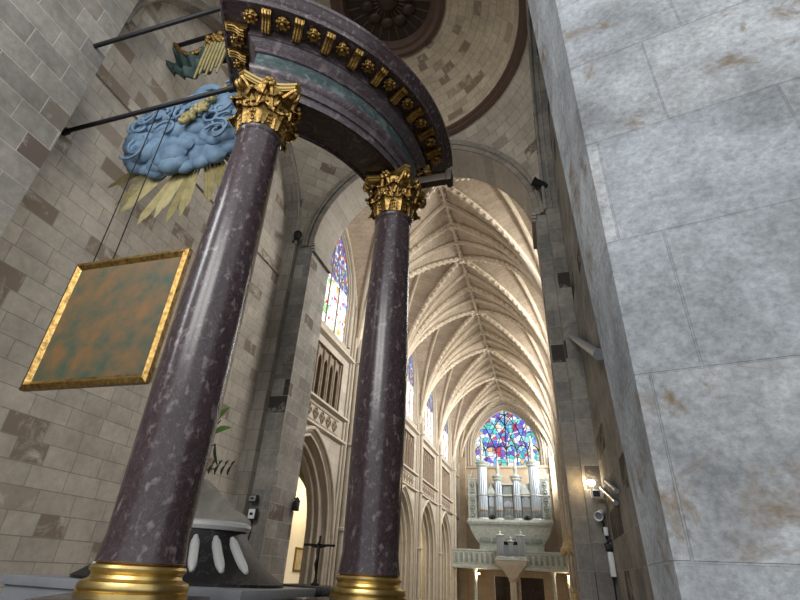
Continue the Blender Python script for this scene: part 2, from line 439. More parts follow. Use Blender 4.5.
# windows of the left wall
def window(idx, A, P, mats, lights, label, split=None, mull=.05, bars=.55, inset=0):
    w = MB()
    mm = M['iron'] if idx == 6 else M['trif']
    root = bpy.data.objects.new('window_%d' % idx, None); COL.objects.link(root); root.empty_display_size = .1
    tag(root, label, 'stained glass window', None, 'structure')
    def pane(z0, z1, mat, nm):
        m = MB(); o = A
        n = 40
        for i in range(n):
            a = o.c - o.w + 2*o.w*i/n; b = o.c - o.w + 2*o.w*(i+1)/n
            ta, tb = min(o.top(a), z1), min(o.top(b), z1)
            if ta <= z0 and tb <= z0: continue
            ta, tb = max(ta, z0), max(tb, z0)
            m.quad([P(a, z0), P(b, z0), P(b, tb), P(a, ta)], [(a, z0), (b, z0), (b, tb), (a, ta)])
        m.build(nm, mat, root, smooth=False)
    apex = A.zs + A.h
    if split: pane(A.zb, split, mats[0], 'glass'); pane(split, apex, mats[1], 'tracery_glass')
    else: pane(A.zb, apex, mats[0], 'glass')

    sp = split or A.zs
    lw = 2*A.w/lights
    for k in range(1, lights):
        u = A.c - A.w + lw*k
        m = MB(); m.tube([P(u, A.zb), P(u, A.top(u) if abs(u-A.c) < .01 else min(A.top(u), sp+lw*.2))], mull, 6)
        m.build('mullion', mm, root)
    m = MB()
    for k in range(lights):
        u = A.c - A.w + lw*(k+.5)
        a = Arch(u, lw/2, sp-.1, sp-.1, lw*.62)
        ol = [q for q in a.outline(6, False) if q[1] <= A.top(q[0])]
        if len(ol) > 2: m.tube([P(*q) for q in ol], mull*.8, 6)
    # tracery curves in the head
    for sg in (-1, 1):
        for k in range(1, lights):
            u = A.c - A.w + lw*k
            pts = []
            for i in range(10):
                t = i/9; uu = u + sg*t*A.w*.8; zz = sp + (A.zs + A.h - sp)*(1-(1-t)**2)*.92
                if abs(uu-A.c) < A.w and zz < A.top(uu): pts.append(P(uu, zz))
            if len(pts) > 2: m.tube(pts, mull*.7, 6)
    m.build('tracery', mm, root)
    m = MB(); z = A.zb + bars
    while z < sp:
        m.tube([P(A.c-A.w, z), P(A.c+A.w, z)], .014, 5); z += bars
    m.build('glazing_bar', M['iron'], root)
    return root

wl_lab = ['tall stained glass window nearest the crossing, pale glass below blue tracery', 'second stained glass window of the left nave wall',
          'third stained glass window of the left nave wall, right of the dark column', 'fourth stained glass window of the left nave wall', 'last stained glass window of the left wall, nearest the organ']
for i, wn in enumerate(wins):
    window(i+1, wn.inset(.2), PLd(.14), (M['g_low'], M['g_up']), 4, wl_lab[i], split=12.2, mull=.045)

# ---- right nave wall (unseen, window openings assumed to let the added light in)
wr = MB(); PR = lambda u, z: V(NX1, u, z)
for (y0, y1) in bays:
    c = (y0+y1)/2
    wall(wr, PR, y0, y1, 0, 15.6, [Arch(c, 2.05, 9.85, 11.9, 3.0)])
wall(wr, PR, B0+30, YE, 0, 15.9, [Arch(43.7, 1.2, 8.5, 11.9, 2.0)])  # end-bay opening added to let extra light onto the organ
for k in range(1, 7):
    y = B0 + BL*k if k < 6 else YE-.15
    for dy, r, x in ((0,.13,NX1-.2),(-.22,.08,NX1-.08),(.22,.08,NX1-.08)):
        wr.tube([V(x, y+dy, 0), V(x, y+dy, ZS+.4)], r, 10)
struct(wr, 'wall_right', M['nave'], 'pale limestone right wall of the nave behind the pier', 'wall', nofix=True)

# ---- aisle
ai = MB(); ai.quad([V(-11.6, 8, 0), V(-11.6, 48, 0), V(-11.6, 48, 6.6), V(-11.6, 8, 6.6)])
ai.quad([V(-11.6, 48, 0), V(-8.3, 48, 0), V(-8.3, 48, 6.6), V(-11.6, 48, 6.6)])
ai.quad([V(-11.6, 8, 0), V(-8.3, 8, 0), V(-8.3, 8, 6.6), V(-11.6, 8, 6.6)])
struct(ai, 'wall_aisle', M['aisle'], 'cream outer wall of the side aisle seen through the arches', 'wall')
ac = MB(); ac.quad([V(-11.6, 8, 6.6), V(-7.9, 8, 6.6), V(-7.9, 48, 6.6), V(-11.6, 48, 6.6)])
struct(ac, 'ceiling_aisle', M['nave'], 'ceiling of the side aisle', 'ceiling')
at = MB()
for y in (B0+BL, B0+2*BL, B0+3*BL, B0+4*BL, B0+5*BL):
    A = Arch(-10.0, 1.45, 0, 3.0, 2.3)
    Pq = lambda u, z: V(u, y, z)
    wall(at, Pq, -11.6, -8.5, 0, 6.6, [A]); wall(at, lambda u, z: V(u, y+.5, z), -11.6, -8.5, 0, 6.6, [A])
    band(at, [V(q[0], y, q[1]) for q in A.outline()], [V(q[0], y+.5, q[1]) for q in A.outline()])
    for d in (-.08, .06): at.tube([V(q[0], y-.02, q[1]) for q in A.inset(d).outline()], .07, 8)
struct(at, 'trim_6', M['aisle'], 'pointed transverse arches of the side aisle', 'arch', nofix=True)

# ---- end wall
ew = MB(); EWA = Arch(-3.18, 3.2, 10.5, 11.9, 4.15)
PE = lambda u, z: V(u, YE, z)
dA, dB = Arch(-3.84, .9, 0, 1.78, .0001), Arch(-1.8, .9, 0, 1.78, .0001)
dA.top = dB.top = lambda u: 1.78
wall(ew, PE, NX0, NX1, 0, 17, [EWA, dA, dB])
ei = EWA.inset(.35)
band(ew, [V(q[0], YE, q[1]) for q in EWA.outline(16)], [V(q[0], YE+.55, q[1]) for q in ei.outline(16)])
ew.quad([V(-6.38,YE,10.5), V(.02,YE,10.5), V(-.33,YE+.55,10.5), V(-6.03,YE+.55,10.5)])
ew.box(NX0, NX1, YE-.16, YE, 10.28, 10.46); ew.box(NX0, NX1, YE-.12, YE, 8.5, 8.62); ew.box(NX0, NX1, YE-.1, YE, 7.0, 7.1)
for s in (-1, 1): ew.box(-3.2+s*4.05-.35, -3.2+s*4.05+.35, YE-.4, YE, 0, 11.2)
struct(ew, 'wall_end', M['end'], 'tan stone end wall behind the organ', 'wall', nofix=True)
em = MB()
for d, p, r in ((-.55,-.05,.14),(-.3,-.04,.1),(-.1,-.02,.1),(.1,.12,.09),(.22,.3,.09)):
    em.tube([V(q[0], YE+p, q[1]) for q in EWA.inset(d).outline(16)], r, 8, False)
struct(em, 'trim_7', M['shaft'], 'moulded pointed arch around the end window', 'moulding')
window(6, ei, lambda u, z: V(u, YE+.5, z), (M['g_end'],), 6, 'wide pointed stained glass window in blue and red above the organ', split=None, mull=.06, bars=.75)
for i, (d, nm) in enumerate(((dA, 'left'), (dB, 'right'))):
    r = MB(); r.box(d.c-.9, d.c+.9, YE+.05, YE+.15, 0, 1.78)
    o = struct(r, 'door_%d' % (i+1), M['wooddark'], '%s dark wooden door under the organ gallery' % nm, 'door')
    for k in (-1, 1):
        for z0, z1 in ((.15,.85),(1.0,1.65)):
            p = MB(); p.box(d.c+k*.45-.33, d.c+k*.45+.33, YE+.02, YE+.05, z0, z1); p.build('panel', M['wooddark'], o, bevel=.015)
    h = MB(); h.sphere((d.c+.06, YE-.0, .95), .04); h.build('handle', M['gold'], o)

# ---- nave vault
def prof(s):
    c, R = 3.31, 7.32; hs = 4.0; x = hs*(1-s)
    z = math.sqrt(max(R*R - (x+c)**2, 0)); z0 = math.sqrt(max(R*R - (hs+c)**2, 0))
    return (z - z0)/(math.sqrt(R*R - c*c) - z0)
def curve(Sp, E, n=14, pr=prof):
    out = []
    for i in range(n+1):
        t = (i/n)**1.5
        out.append(V(Sp.x+(E.x-Sp.x)*t, Sp.y+(E.y-Sp.y)*t, Sp.z+(E.z-Sp.z)*pr(t)))
    return out
wall_pr = lambda t: math.sqrt(max(1-(1-t)**2, 0))*.75 + .25*t
vault = MB(); ribs = []; bosses = []
allb = bays + [(B0+30, YE)]
for bi, (y0, y1) in enumerate(allb):
    b = y1 - y0; yc = (y0+y1)/2
    for sx in (-1, 1):
        xw = RX + sx*4.28; xwall = NX0 if sx < 0 else NX1
        crown = V(RX, yc, RZ); wa = V(xwall, yc, 15.3)
        Mp = V(RX + sx*2.2, yc, RZ - .12)
        for (yp, sy) in ((y0, 1), (y1, -1)):
            sp = V(xw, yp + sy*.05, ZS)
            ends = [V(RX, yp, RZ), V(RX, yp+sy*b*.25, RZ), crown, Mp]
            cs = [curve(sp, e) for e in ends] + [curve(V(xwall, yp+sy*.05, ZS), wa, pr=wall_pr)]
            for ca, cb in zip(cs[:-1], cs[1:]):
                sub_n = 4; rows = []
                for j in range(sub_n+1):
                    f = j/sub_n
                    rows.append([a.lerp(q, f) + V(0,0,.05) for a, q in zip(ca, cb)])
                uvs = []; 
                for r in rows:
                    L = 0; u = []
                    for i, q in enumerate(r):
                        if i: L += (q - r[i-1]).length
                        u.append((q.y, L))
                    uvs.append(u)
                vault.grid(rows, uvs)
            if not (sy < 0 and bi < 5): ribs.append((cs[0], .15, True))
            ribs.append((cs[1], .1, False)); ribs.append((cs[2], .12, True)); ribs.append((cs[3], .11, False)); bosses.append((cs[2][9], .13))
            ribs.append((cs[4], .08, False))
        ribs.append(([crown.lerp(Mp, i/8) + V(0,0,.12*math.sin(PI*i/8)) for i in range(9)], .1, True))
        bosses.append((Mp, .15))
    for k in range(4): 
        if b > 4 or k in (0, 2): bosses.append((V(RX, y0+b*k/4, RZ), .24 if k in (0, 2) else .17))
ceil = tag(vault.build('ceiling', M['vault'], sharp=60), 'ribbed stone net vault over the nave', 'ceiling', None, 'structure')
random.seed(3)
for pts, r, crk in ribs:
    m = MB()
    # keel-shaped rib: tube with a lower roll
    m.tube([p + V(0,0,-.03) for p in pts], r*.95, 8)
    m.tube([p + V(0,0,-.03-r*1.1) for p in pts], r*.5, 6)
    if crk:
        n = len(pts)
        L = 0; nxt = .35; tot = sum((pts[i+1]-pts[i]).length for i in range(n-1))
        for i in range(n-1):
            d = pts[i+1]-pts[i]; l = d.length
            while nxt < L + l:
                q = pts[i] + d*((nxt-L)/l)
                if nxt > tot*.45 or tot < 3.5:
                    m.sphere(q + V(0, .13, -r*1.0), .085, 6, 4); m.sphere(q + V(0, -.13, -r*1.0), .085, 6, 4)
                nxt += .36
            L += l
    m.build('rib', M['rib'], ceil)
for k, (yy0, yy1) in enumerate(allb):
    n = 8; m = MB()
    pts = [V(RX, yy0 + (yy1-yy0)*i/n, RZ) for i in range(n+1)]
    m.tube([p + V(0,0,-.05) for p in pts], .1, 8); m.tube([p + V(0,0,-.16) for p in pts], .05, 6)
    for i in range(1, 16):
        q = V(RX, yy0 + (yy1-yy0)*i/16, RZ-.12); m.sphere(q + V(.1,0,0), .06, 6, 4); m.sphere(q - V(.1,0,0), .06, 6, 4)
    m.build('ridge_rib', M['rib'], ceil)
for p, r in bosses:
    m = MB(); m.lathe([(.01,-.3*r/.2),(.5*r,-.28*r/.2),(.55*r,-.18*r/.2),(r,-.15*r/.2),(r*.9,.0),(.02,.02)], p, 10)
    for k in range(6): m.sphere(p + V(r*.85*math.cos(k*PI/3), r*.85*math.sin(k*PI/3), -.14*r/.2), r*.3, 6, 4)
    m.build('boss', M['rib'], ceil)
# ------------------------------------------------------------------ crossing
CX, CY, CA, CZ = -2.95, 6.8, 3.65, 10.1
YW0, YW1 = CY+CA, 11.68
LXW, RXW = -6.97, 1.03       # recessed side walls
WA = Arch(-2.84, 3.26, 0, CZ, 3.26)
ww = MB()
Pw = lambda y: (lambda u, z: V(u, y, z))
wall(ww, Pw(YW0), CX-CA, CX+CA, 0, 13.75, [WA])
wall(ww, Pw(YW1), NX0, NX1, 0, 17, [WA])
struct(ww, 'wall_west', M['right_pier'], 'dark granite faces of the crossing piers toward the nave', 'wall', nofix=True)
wj = MB()
ol = WA.outline(24, False)
band(wj, [V(q[0], YW0, q[1]) for q in ol], [V(q[0], YW1, q[1]) for q in ol])
struct(wj, 'trim_8', M['soffit'], 'pale underside of the round crossing arch', 'arch')
jb = MB()
for s in (-1, 1):
    x = WA.c + s*WA.w
    jb.quad([V(x,YW0,0), V(x,YW1,0), V(x,YW1,CZ), V(x,YW0,CZ)])
    for z in (CZ-.22,):  # impost moulding
        x0, x1 = (x, x+.1) if s < 0 else (x-.1, x)
        for k, dd in enumerate((.04,.08,.12)):
            jb.box(x0 if s > 0 else x-.02, x1 if s < 0 else x+.02, YW0-dd, YW1, z+k*.08, z+k*.08+.08)
struct(jb, 'wall_jambs', M['cross_pier'], 'granite jambs of the round crossing arch', 'wall')
am = MB()
def ring(mb, R0, R1, c, y, d):
    A = [(c + R0*math.cos(a), CZ + R0*math.sin(a)) for a in [PI - PI*k/40 for k in range(41)]]
    Bp = [(c + R1*math.cos(a), CZ + R1*math.sin(a)) for a in [PI - PI*k/40 for k in range(41)]]
    band(mb, [V(q[0], y-d, q[1]) for q in A], [V(q[0], y-d, q[1]) for q in Bp])
    band(mb, [V(q[0], y, q[1]) for q in A], [V(q[0], y-d, q[1]) for q in A])
    band(mb, [V(q[0], y, q[1]) for q in Bp], [V(q[0], y-d, q[1]) for q in Bp])
ring(am, 3.26, 3.42, -2.84, YW0, .03); ring(am, 3.42, 3.5, -2.86, YW0, .08); ring(am, 3.5, 3.64, -2.9, YW0, .05)
am.tube([V(-2.9+3.52*math.cos(PI-PI*k/40), YW0-.08, CZ+3.52*math.sin(PI-PI*k/40)) for k in range(41)], .05, 8)
struct(am, 'trim_9', M['arch'], 'dark moulding around the round crossing arch', 'moulding')
# side recess walls and their round wall arches
for nm, xw, sx, mt in (('wall_crossing_left', LXW, -1, 'cross_wall'), ('wall_crossing_right', RXW, 1, 'right_pier')):
    w = MB(); w.quad([V(xw, CY-CA, 0), V(xw, CY+CA-.2, 0), V(xw, CY+CA-.2, 14), V(xw, CY-CA, 14)])
    if sx < 0:   # string course and the edge of a blind opening
        w.box(xw, xw+.05, CY-CA, CY+CA-.2, 9.0, 9.1)
    struct(w, nm, M[mt], 'pale ashlar wall left of the crossing' if sx < 0 else 'dark ashlar wall right of the crossing', 'wall')
    a = MB(); xf = CX + sx*CA
    R = CA - .2
    ys = [(CY + R*math.cos(t), CZ + R*math.sin(t)) for t in [PI*k/36 for k in range(37)]]
    band(a, [V(xf, *q) for q in ys], [V(xw, *q) for q in ys])
    yo = [(CY + CA*math.cos(t), CZ + CA*math.sin(t)) for t in [PI*k/36 for k in range(37)]]
    band(a, [V(xf, *q) for q in ys], [V(xf, *q) for q in yo])
    a.tube([V(xf+.0*sx, *q) for q in ys], .05, 8)
    a.tube([V((xf+xw)/2, q[0]+.0, q[1]+.02) for q in ys], .03, 6)
    for yy in (CY+CA-.2, CY-CA+.2):
        a.quad([V(xf, yy, 0), V(xw, yy, 0), V(xw, yy, CZ), V(xf, yy, CZ)])
        y2 = CY+CA if yy > CY else CY-CA
        a.quad([V(xf, yy, 0), V(xf, y2, 0), V(xf, y2, CZ), V(xf, yy, CZ)])
    struct(a, 'trim_%d' % (10 if sx < 0 else 11), M['right_pier'] if sx > 0 else M['arch'], 'grey wall arch on the %s of the crossing' % ('left' if sx < 0 else 'right'), 'arch')
# closing masses of the piers (behind the faces)
pm = MB()
pm.box(-9.2, CX-CA, YW0+.02, YW1-.02, 0, CZ); pm.box(CX+CA, 2.6, YW0+.02, YW1-.02, 0, CZ)
# pendentives
pd = MB(); rs = CA*math.sqrt(2)
for q in range(4):
    rows = []; uvs = []
    for i in range(25):
        a = PI/2*q + PI/2*i/24 
        mx = max(abs(math.cos(a)), abs(math.sin(a))); r1 = CA/mx
        row = []; uu = []
        for j in range(11):
            r = CA + (r1-CA)*j/10
            z = math.sqrt(max(rs*rs - r*r, 0))
            row.append(V(CX + r*math.cos(a), CY + r*math.sin(a), CZ + z))
            el = math.atan2(z, r); uu.append((CA*a*1.2, rs*el))
        rows.append(row); uvs.append(uu)
    pd.grid(rows, uvs)
struct(pd, 'ceiling_pendentives', M['pendentive'], 'curved stone pendentives under the dome', 'ceiling')
dm = MB(); zr = CZ + CA
pf = [(CA-.12, .12)]
for k in range(13):
    t = k/12; r = (CA-.15)*math.cos(t*PI/2*.74); pf.append((max(r, 1.45), .12 + 1.5*math.sin(t*PI/2*.74)/math.sin(PI/2*.74)))
dm.lathe(pf, (CX, CY, zr), 72)
struct(dm, 'ceiling_dome', M['dome'], 'shallow beige stone dome over the crossing', 'ceiling')
dr = MB(); dr.lathe([(CA+.03,-.1),(CA-.1,-.08),(CA-.1,.0),(CA-.2,.02),(CA-.2,.1),(CA-.12,.14)], (CX, CY, zr), 72)
struct(dr, 'trim_12', M['ringd'], 'brown ring moulding at the foot of the dome', 'moulding')
ez = zr + 1.6; rl = pf[-1][0]
oc = MB(); oc.lathe([(rl+.14,.03),(rl+.14,-.1),(rl,-.14),(rl-.1,-.08),(rl-.2,-.1),(rl-.24,.02),(rl-.26,.16)], (CX, CY, ez), 48)
o = struct(oc, 'trim_13', M['ringd'], 'dark round frame of the dome oculus', 'moulding')
oc = MB(); oc.lathe([(.01,.18),(rl-.2,.16)], (CX, CY, ez), 48); oc.build('oculus_board', M['eye'], o)
oc = MB()
for k in range(24):
    a = 2*PI*k/24; oc.tube([V(CX+.3*math.cos(a), CY+.3*math.sin(a), ez+.15), V(CX+(rl-.25)*math.cos(a), CY+(rl-.25)*math.sin(a), ez+.15)], .02, 5)
oc.build('radial_moulding', M['ringd'], o)
oc = MB()
for k in range(10):
    a = 2*PI*k/10; oc.sphere((CX+.62*math.cos(a), CY+.62*math.sin(a), ez+.1), .16, 8, 6, (1.3,1.0,.5))
oc.sphere((CX, CY, ez+.1), .3, 10, 6, (1,1,.5)); oc.build('carved_relief', M['wooddark'], o)
mass = struct(pm, 'wall_piers', M['cross_pier'], 'granite masses of the crossing piers', 'wall')

# ---- near right pier
npf = MB()
def xe(z): return .56 - .028*z
zz = [0, 2.5, 5, 7.5, 10.1]
for za, zb in zip(zz[:-1], zz[1:]):
    a0, a1, b0, b1 = V(.5, 2.57, za), V(.5, 2.57, zb), V(xe(za), 3.35, za), V(xe(zb), 3.35, zb)
    npf.quad([a0, b0, b1, a1]); npf.quad([b0, V(1.05, 3.35, za), V(1.05, 3.35, zb), b1])
    npf.quad([V(.5, 2.57, za), V(3.6, 1.9, za), V(3.6, 1.9, zb), V(.5, 2.57, zb)])
    npf.quad([V(3.6, 1.9, za), V(3.6, 3.35, za), V(3.6, 3.35, zb), V(3.6, 1.9, zb)])
struct(npf, 'wall_near_pier', M['near_pier'], 'near blue-grey granite pier along the right edge', 'wall')

cw = MB()
cw.quad([V(-6.2, CY-CA, 0), V(CX-CA, CY-CA, 0), V(CX-CA, CY-CA, CZ), V(-6.2, CY-CA, CZ)])
cw.quad([V(-6.2, -4, 0), V(-6.2, CY-CA, 0), V(-6.2, CY-CA, 14), V(-6.2, -4, 14)])
struct(cw, 'wall_choir_left', M['cross_pier'], 'grey granite choir wall beyond the crossing on the left', 'wall', nofix=True)
# ------------------------------------------------------------------ baldachin
BC = V(-4.66, 5.97, 0)
def pol(r, deg, z): a = math.radians(deg); return V(BC.x + r*math.cos(a), BC.y + r*math.sin(a), z)
A0, A1 = -62.8, -.8
ent = empty('baldachin_entablature', pol(2.6, -32, 7.20), 'curved purple and green marble entablature with gilded blocks, resting on both marble columns', 'entablature')
def outline(dout, z, din=None, n=40, r0=2.32, r1=2.92):
    if din is None: din = dout*.5
    ro, ri = r1+dout, r0-din
    eo, ei = math.degrees(dout/ro), math.degrees(dout/ri)
    p = [pol(ro, A0-eo + (A1-A0+2*eo)*k/n, z) for k in range(n+1)]
    p += [pol(ri, A1+ei - (A1-A0+2*ei)*k/n, z) for k in range(n+1)]
    return p
def ez_(z): return 7.20 + (z-7.45)*1.15
def course(name, mat, levels, caps=(False, False)):
    mb = MB(); rows = [outline(d, ez_(z)) for d, z in levels]
    mb.grid(rows, None, closed=True)
    n = len(rows[0])//2
    for r, on in ((rows[0], caps[0]), (rows[-1], caps[1])):
        if on:
            for k in range(n-1): mb.quad([r[k], r[k+1], r[2*n-2-k], r[2*n-1-k]])
    return sub(name, mb, mat, ent)
course('soffit', M['brownm'], [(-.001, 7.46), (-.001, 7.45), (-.06, 7.45), (-.08, 7.48)], (False, True))
course('architrave', M['violet'], [(-.02, 7.45), (0, 7.45), (0, 7.58), (.03, 7.58), (.03, 7.7), (.06, 7.72), (.09, 7.76), (.09, 7.8), (.05, 7.8)])
course('frieze', M['green'], [(.05, 7.79), (.05, 8.1)])
course('bed_moulding', M['violet'], [(.05, 8.06), (.08, 8.06), (.08, 8.12), (.14, 8.16), (.18, 8.2), (.2, 8.2), (.2, 8.36)])
course('cornice', M['purple'], [(.2, 8.34), (.54, 8.34), (.54, 8.32), (.57, 8.32), (.57, 8.42), (.6, 8.44), (.63, 8.5), (.66, 8.52), (.66, 8.58), (.3, 8.62)], (False, True))
def block_at(p, ang):
    Mx = Matrix.Translation(p) @ Matrix.Rotation(ang, 4, 'Z')
    mb = MB(); pts = [(-.16,0),(.15,0),(.15,-.05),(.12,-.09),(.06,-.075),(0,-.09),(-.06,-.14),(-.12,-.15),(-.16,-.1)]
    rows = [[Mx @ V(x, s*.062, z) for x, z in pts] for s in (-1, -.5, .5, 1)]
    mb.grid(rows, None, closed=True); mb.quad(rows[0]); mb.quad(rows[-1][::-1])
    for s in (-.04, 0, .04):
        mb.tube([Mx @ V(x, s, z-.004) for x, z in pts[2:8]], .013, 5)
    return sub('modillion', mb, M['gold'], ent)
def ros_at(p):
    mb = MB()
    mb.lathe([(.01,-.1),(.03,-.1),(.04,-.06),(.06,-.07),(.085,-.045),(.1,-.01),(.1,0)], p, 14)
    for k in range(8): mb.sphere(p + V(.08*math.cos(k*PI/4), .08*math.sin(k*PI/4), -.035), .032, 6, 5)
    return sub('rosette', mb, M['gold'], ent)
nb = 19
for k in range(nb):
    d = A0 - 3.0 + (A1 - A0 + 6.4)*k/(nb-1); p = pol(3.3, d, ez_(8.335))
    if k % 2: block_at(p, math.radians(d))
    else: ros_at(p)
for end, sg in ((A0, -1), (A1, 1)):
    base = math.radians(end); tdir = V(-math.sin(base), math.cos(base), 0)*sg
    for j in range(1, 5):
        r = 3.3 - j*.2; p = pol(r, end, ez_(8.335)) + tdir*.38
        if j % 2: block_at(p, base + sg*PI/2)
        else: ros_at(p)

# marble column with gilded capital and base
def make_column(p, rot, label):
    root = empty('marble_column', (p.x, p.y, 0), label, 'column', 'baldachin columns')
    L = lambda z: (0, 0, z)
    def part(n, mb, mat, **k): return mb.build(n, mat, root, **k)
    mb = MB(); mb.box(-.52,.52,-.52,.52,0,.12); mb.box(-.5,.5,-.5,.5,.12,1.2); mb.box(-.55,.55,-.55,.55,1.2,1.34)
    pl = part('pedestal', mb, M['purple'], bevel=.02); pl.rotation_euler.z = rot
    mb = MB(); SB = lambda q: [(r*.88, z*.75) for r, z in q]
    mb.lathe(SB([(.02,0),(.46,0),(.46,.05),(.44,.05),(.455,.07),(.46,.1),(.445,.14),(.41,.155),(.385,.17),(.375,.2),(.385,.225),(.4,.235),(.405,.26),(.39,.285),(.355,.295),(.385,.32)]), L(1.34), 40)
    part('base', mb, M['goldpale'])
    mb = MB(); pr = []
    for k in range(25):
        t = k/24; z = 1.57 + (6.36-1.57)*t
        r = .308 + .016*math.sin(min(t/.35,1)*PI/2) if t < .45 else .324 - .059*((t-.45)/.55)**1.2
        if t == 0: r = .335
        pr.append((r, z))
    pr += [(.268,6.36),(.286,6.38),(.293,6.405),(.286,6.43),(.268,6.45)]
    mb.lathe(pr, L(0), 48); part('shaft', mb, M['purple'])
    cap = MB(); cap.lathe([(.262,6.68),(.265,6.8),(.275,7.0),(.31,7.2),(.36,7.32),(.36,7.34),(.01,7.34)], L(0), 24)
    cp = part('capital', cap, M['gold']); cp.rotation_euler.z = rot; cp.location.z = -.26
    def leaf(a, z0, h, r0, wd, curl):
        mb = MB(); rows = []
        for i in range(11):
            t = i/10; wv = wd*(.75+.45*math.sin(t*PI*.8))*(1 if t < .8 else 1-(t-.8)*2.2)
            out = .015 + .05*t + curl*max(t-.6, 0)**1.5; z = z0 + h*min(t*1.12, 1.0) - max(t-.8, 0)*h*.75
            row = []
            for j in range(9):
                s = (j-4)/4
                lob = 1 + .2*math.cos(i*PI*.9)*abs(s)
                rad = r0 + out + .03*(1-abs(s)) - .02*s*s + .006*math.cos(j*PI)
                an = a + s*wv*lob/r0/2
                row.append(V(rad*math.cos(an), rad*math.sin(an), z - .035*abs(s)*t))
            rows.append(row)
        mb.grid(rows)
        mb.grid([[v - V(v.x, v.y, 0)*.06 for v in r] for r in rows])
        mb.sphere(rows[-1][4], .03, 6, 5)
        for i in (3, 5, 7):
            for j in (0, 8): mb.sphere(rows[i][j], .026, 6, 4)
        for j in (2, 6): mb.sphere(rows[8][j], .028, 6, 4)
        return mb.build('acanthus_leaf', M['gold'], cp)
    for k in range(8): leaf(2*PI*k/8, 6.69, .27, .262, .2, .3)
    for k in range(8): leaf(2*PI*(k+.5)/8, 6.86, .32, .272, .19, .38)
    for k in range(4):
        a = PI/4 + PI/2*k; d = V(math.cos(a), math.sin(a), 0); tn = V(-d.y, d.x, 0)
        mb = MB()
        for s in (-1, 1):
            pts = [d*(.3+.02) + tn*s*.13 + V(0,0,7.0)]
            pts += [d*(.3+.22*t) + tn*s*(.13-.09*t) + V(0,0,7.02+.28*t**.7) for t in (.25,.5,.75,1)]
            c0 = d*.47 + tn*s*.03 + V(0,0,7.23)
            for i in range(12):
                th = PI/2 - i*.6; rr = .075*(1-i/13)
                pts.append(c0 + d*rr*math.cos(th) + V(0,0,rr*math.sin(th)))
            mb.tube(pts, [.03]*5 + [.026]*12, 6)
        mb.build('volute', M['gold'], cp)
        b = PI/2*k; d = V(math.cos(b), math.sin(b), 0)
        mb = MB(); cc = d*.4 + V(0,0,7.35)
        for i in range(6):
            tn = V(-d.y, d.x, 0); mb.sphere(cc + tn*.055*math.cos(i*PI/3) + V(0,0,.055*math.sin(i*PI/3)), .038, 7, 5)
        mb.sphere(cc + d*.03, .03, 7, 5); mb.build('abacus_flower', M['gold'], cp)
        mb = MB()
        for i in range(2):
            s = 1 if i else -1; tn = V(-d.y, d.x, 0)
            mb.tube([d*(.29+.03*j) + tn*s*(.1-.016*j) + V(0,0,6.98+.075*j) for j in range(5)], [.02,.025,.03,.03,.035], 6)
            mb.sphere(d*.42 + tn*s*.035 + V(0,0,7.28), .045, 8, 6)
        mb.build('inner_scroll', M['gold'], cp)
    mb = MB(); poly = []
    for k in range(4):
        a = PI/4 + PI/2*k
        ca = V(.53*math.cos(a-.09), .53*math.sin(a-.09), 0); cb = V(.53*math.cos(a+.09), .53*math.sin(a+.09), 0)
        a2 = a + PI/2; nx = V(.53*math.cos(a2-.09), .53*math.sin(a2-.09), 0)
        poly.append((ca.x, ca.y))
        for i in range(9):
            t = i/9; q = cb.lerp(nx, t); mid = ((cb+nx)/2).normalized(); q = q - mid*.085*math.sin(PI*t)
            poly.append((q.x, q.y))
    for z0, z1, s in ((7.33,7.36,.92),(7.36,7.41,.96),(7.41,7.45,1.0)):
        mb.prism([(x*s, y*s) for x, y in poly], z0, z1)
    mb.build('abacus', M['goldpale'], cp)
    return root
colA = make_column(V(-3.17, 3.62, 0), math.radians(-59), 'left purple marble column with gilded leafy capital, in front of the black altar')
colB = make_column(V(-1.925, 5.61, 0), math.radians(-8), 'middle purple marble column on gilded base, standing before the nave')

# tie rods of the baldachin
def rod(name, a, b, r, label, mat='iron', collars=True, cat='rod', group=None):
    mb = MB(); mb.tube([a, b], r, 10)
    if collars:
        d = (Vector(b)-Vector(a)).normalized()
        for q in (Vector(a)+d*.06, Vector(b)-d*.06): mb.tube([q-d*.05, q+d*.05], r*1.7, 10)
    return tag(mb.build(name, M[mat]), label, cat, group)
rod('tie_rod', V(LXW, 3.55, 7.52), V(-3.72, 3.5, 7.52), .035, 'lower dark iron tie rod running left from the entablature below the drapery', group='iron tie rods')
rod('tie_rod', V(LXW, 2.95, 8.6), V(-3.66, 2.93, 8.6), .035, 'upper dark iron tie rod running left from the top of the cornice', group='iron tie rods')
mb = MB(); mb.box(-1.62, -1.0, 5.58, 5.72, 7.14, 7.28); mb.box(-1.08, -.98, 5.55, 5.75, 7.1, 7.32)
tag(mb.build('wooden_beam_end', M['wooddark'], bevel=.02), 'short dark beam end sticking out right of the middle gilded capital', 'beam')

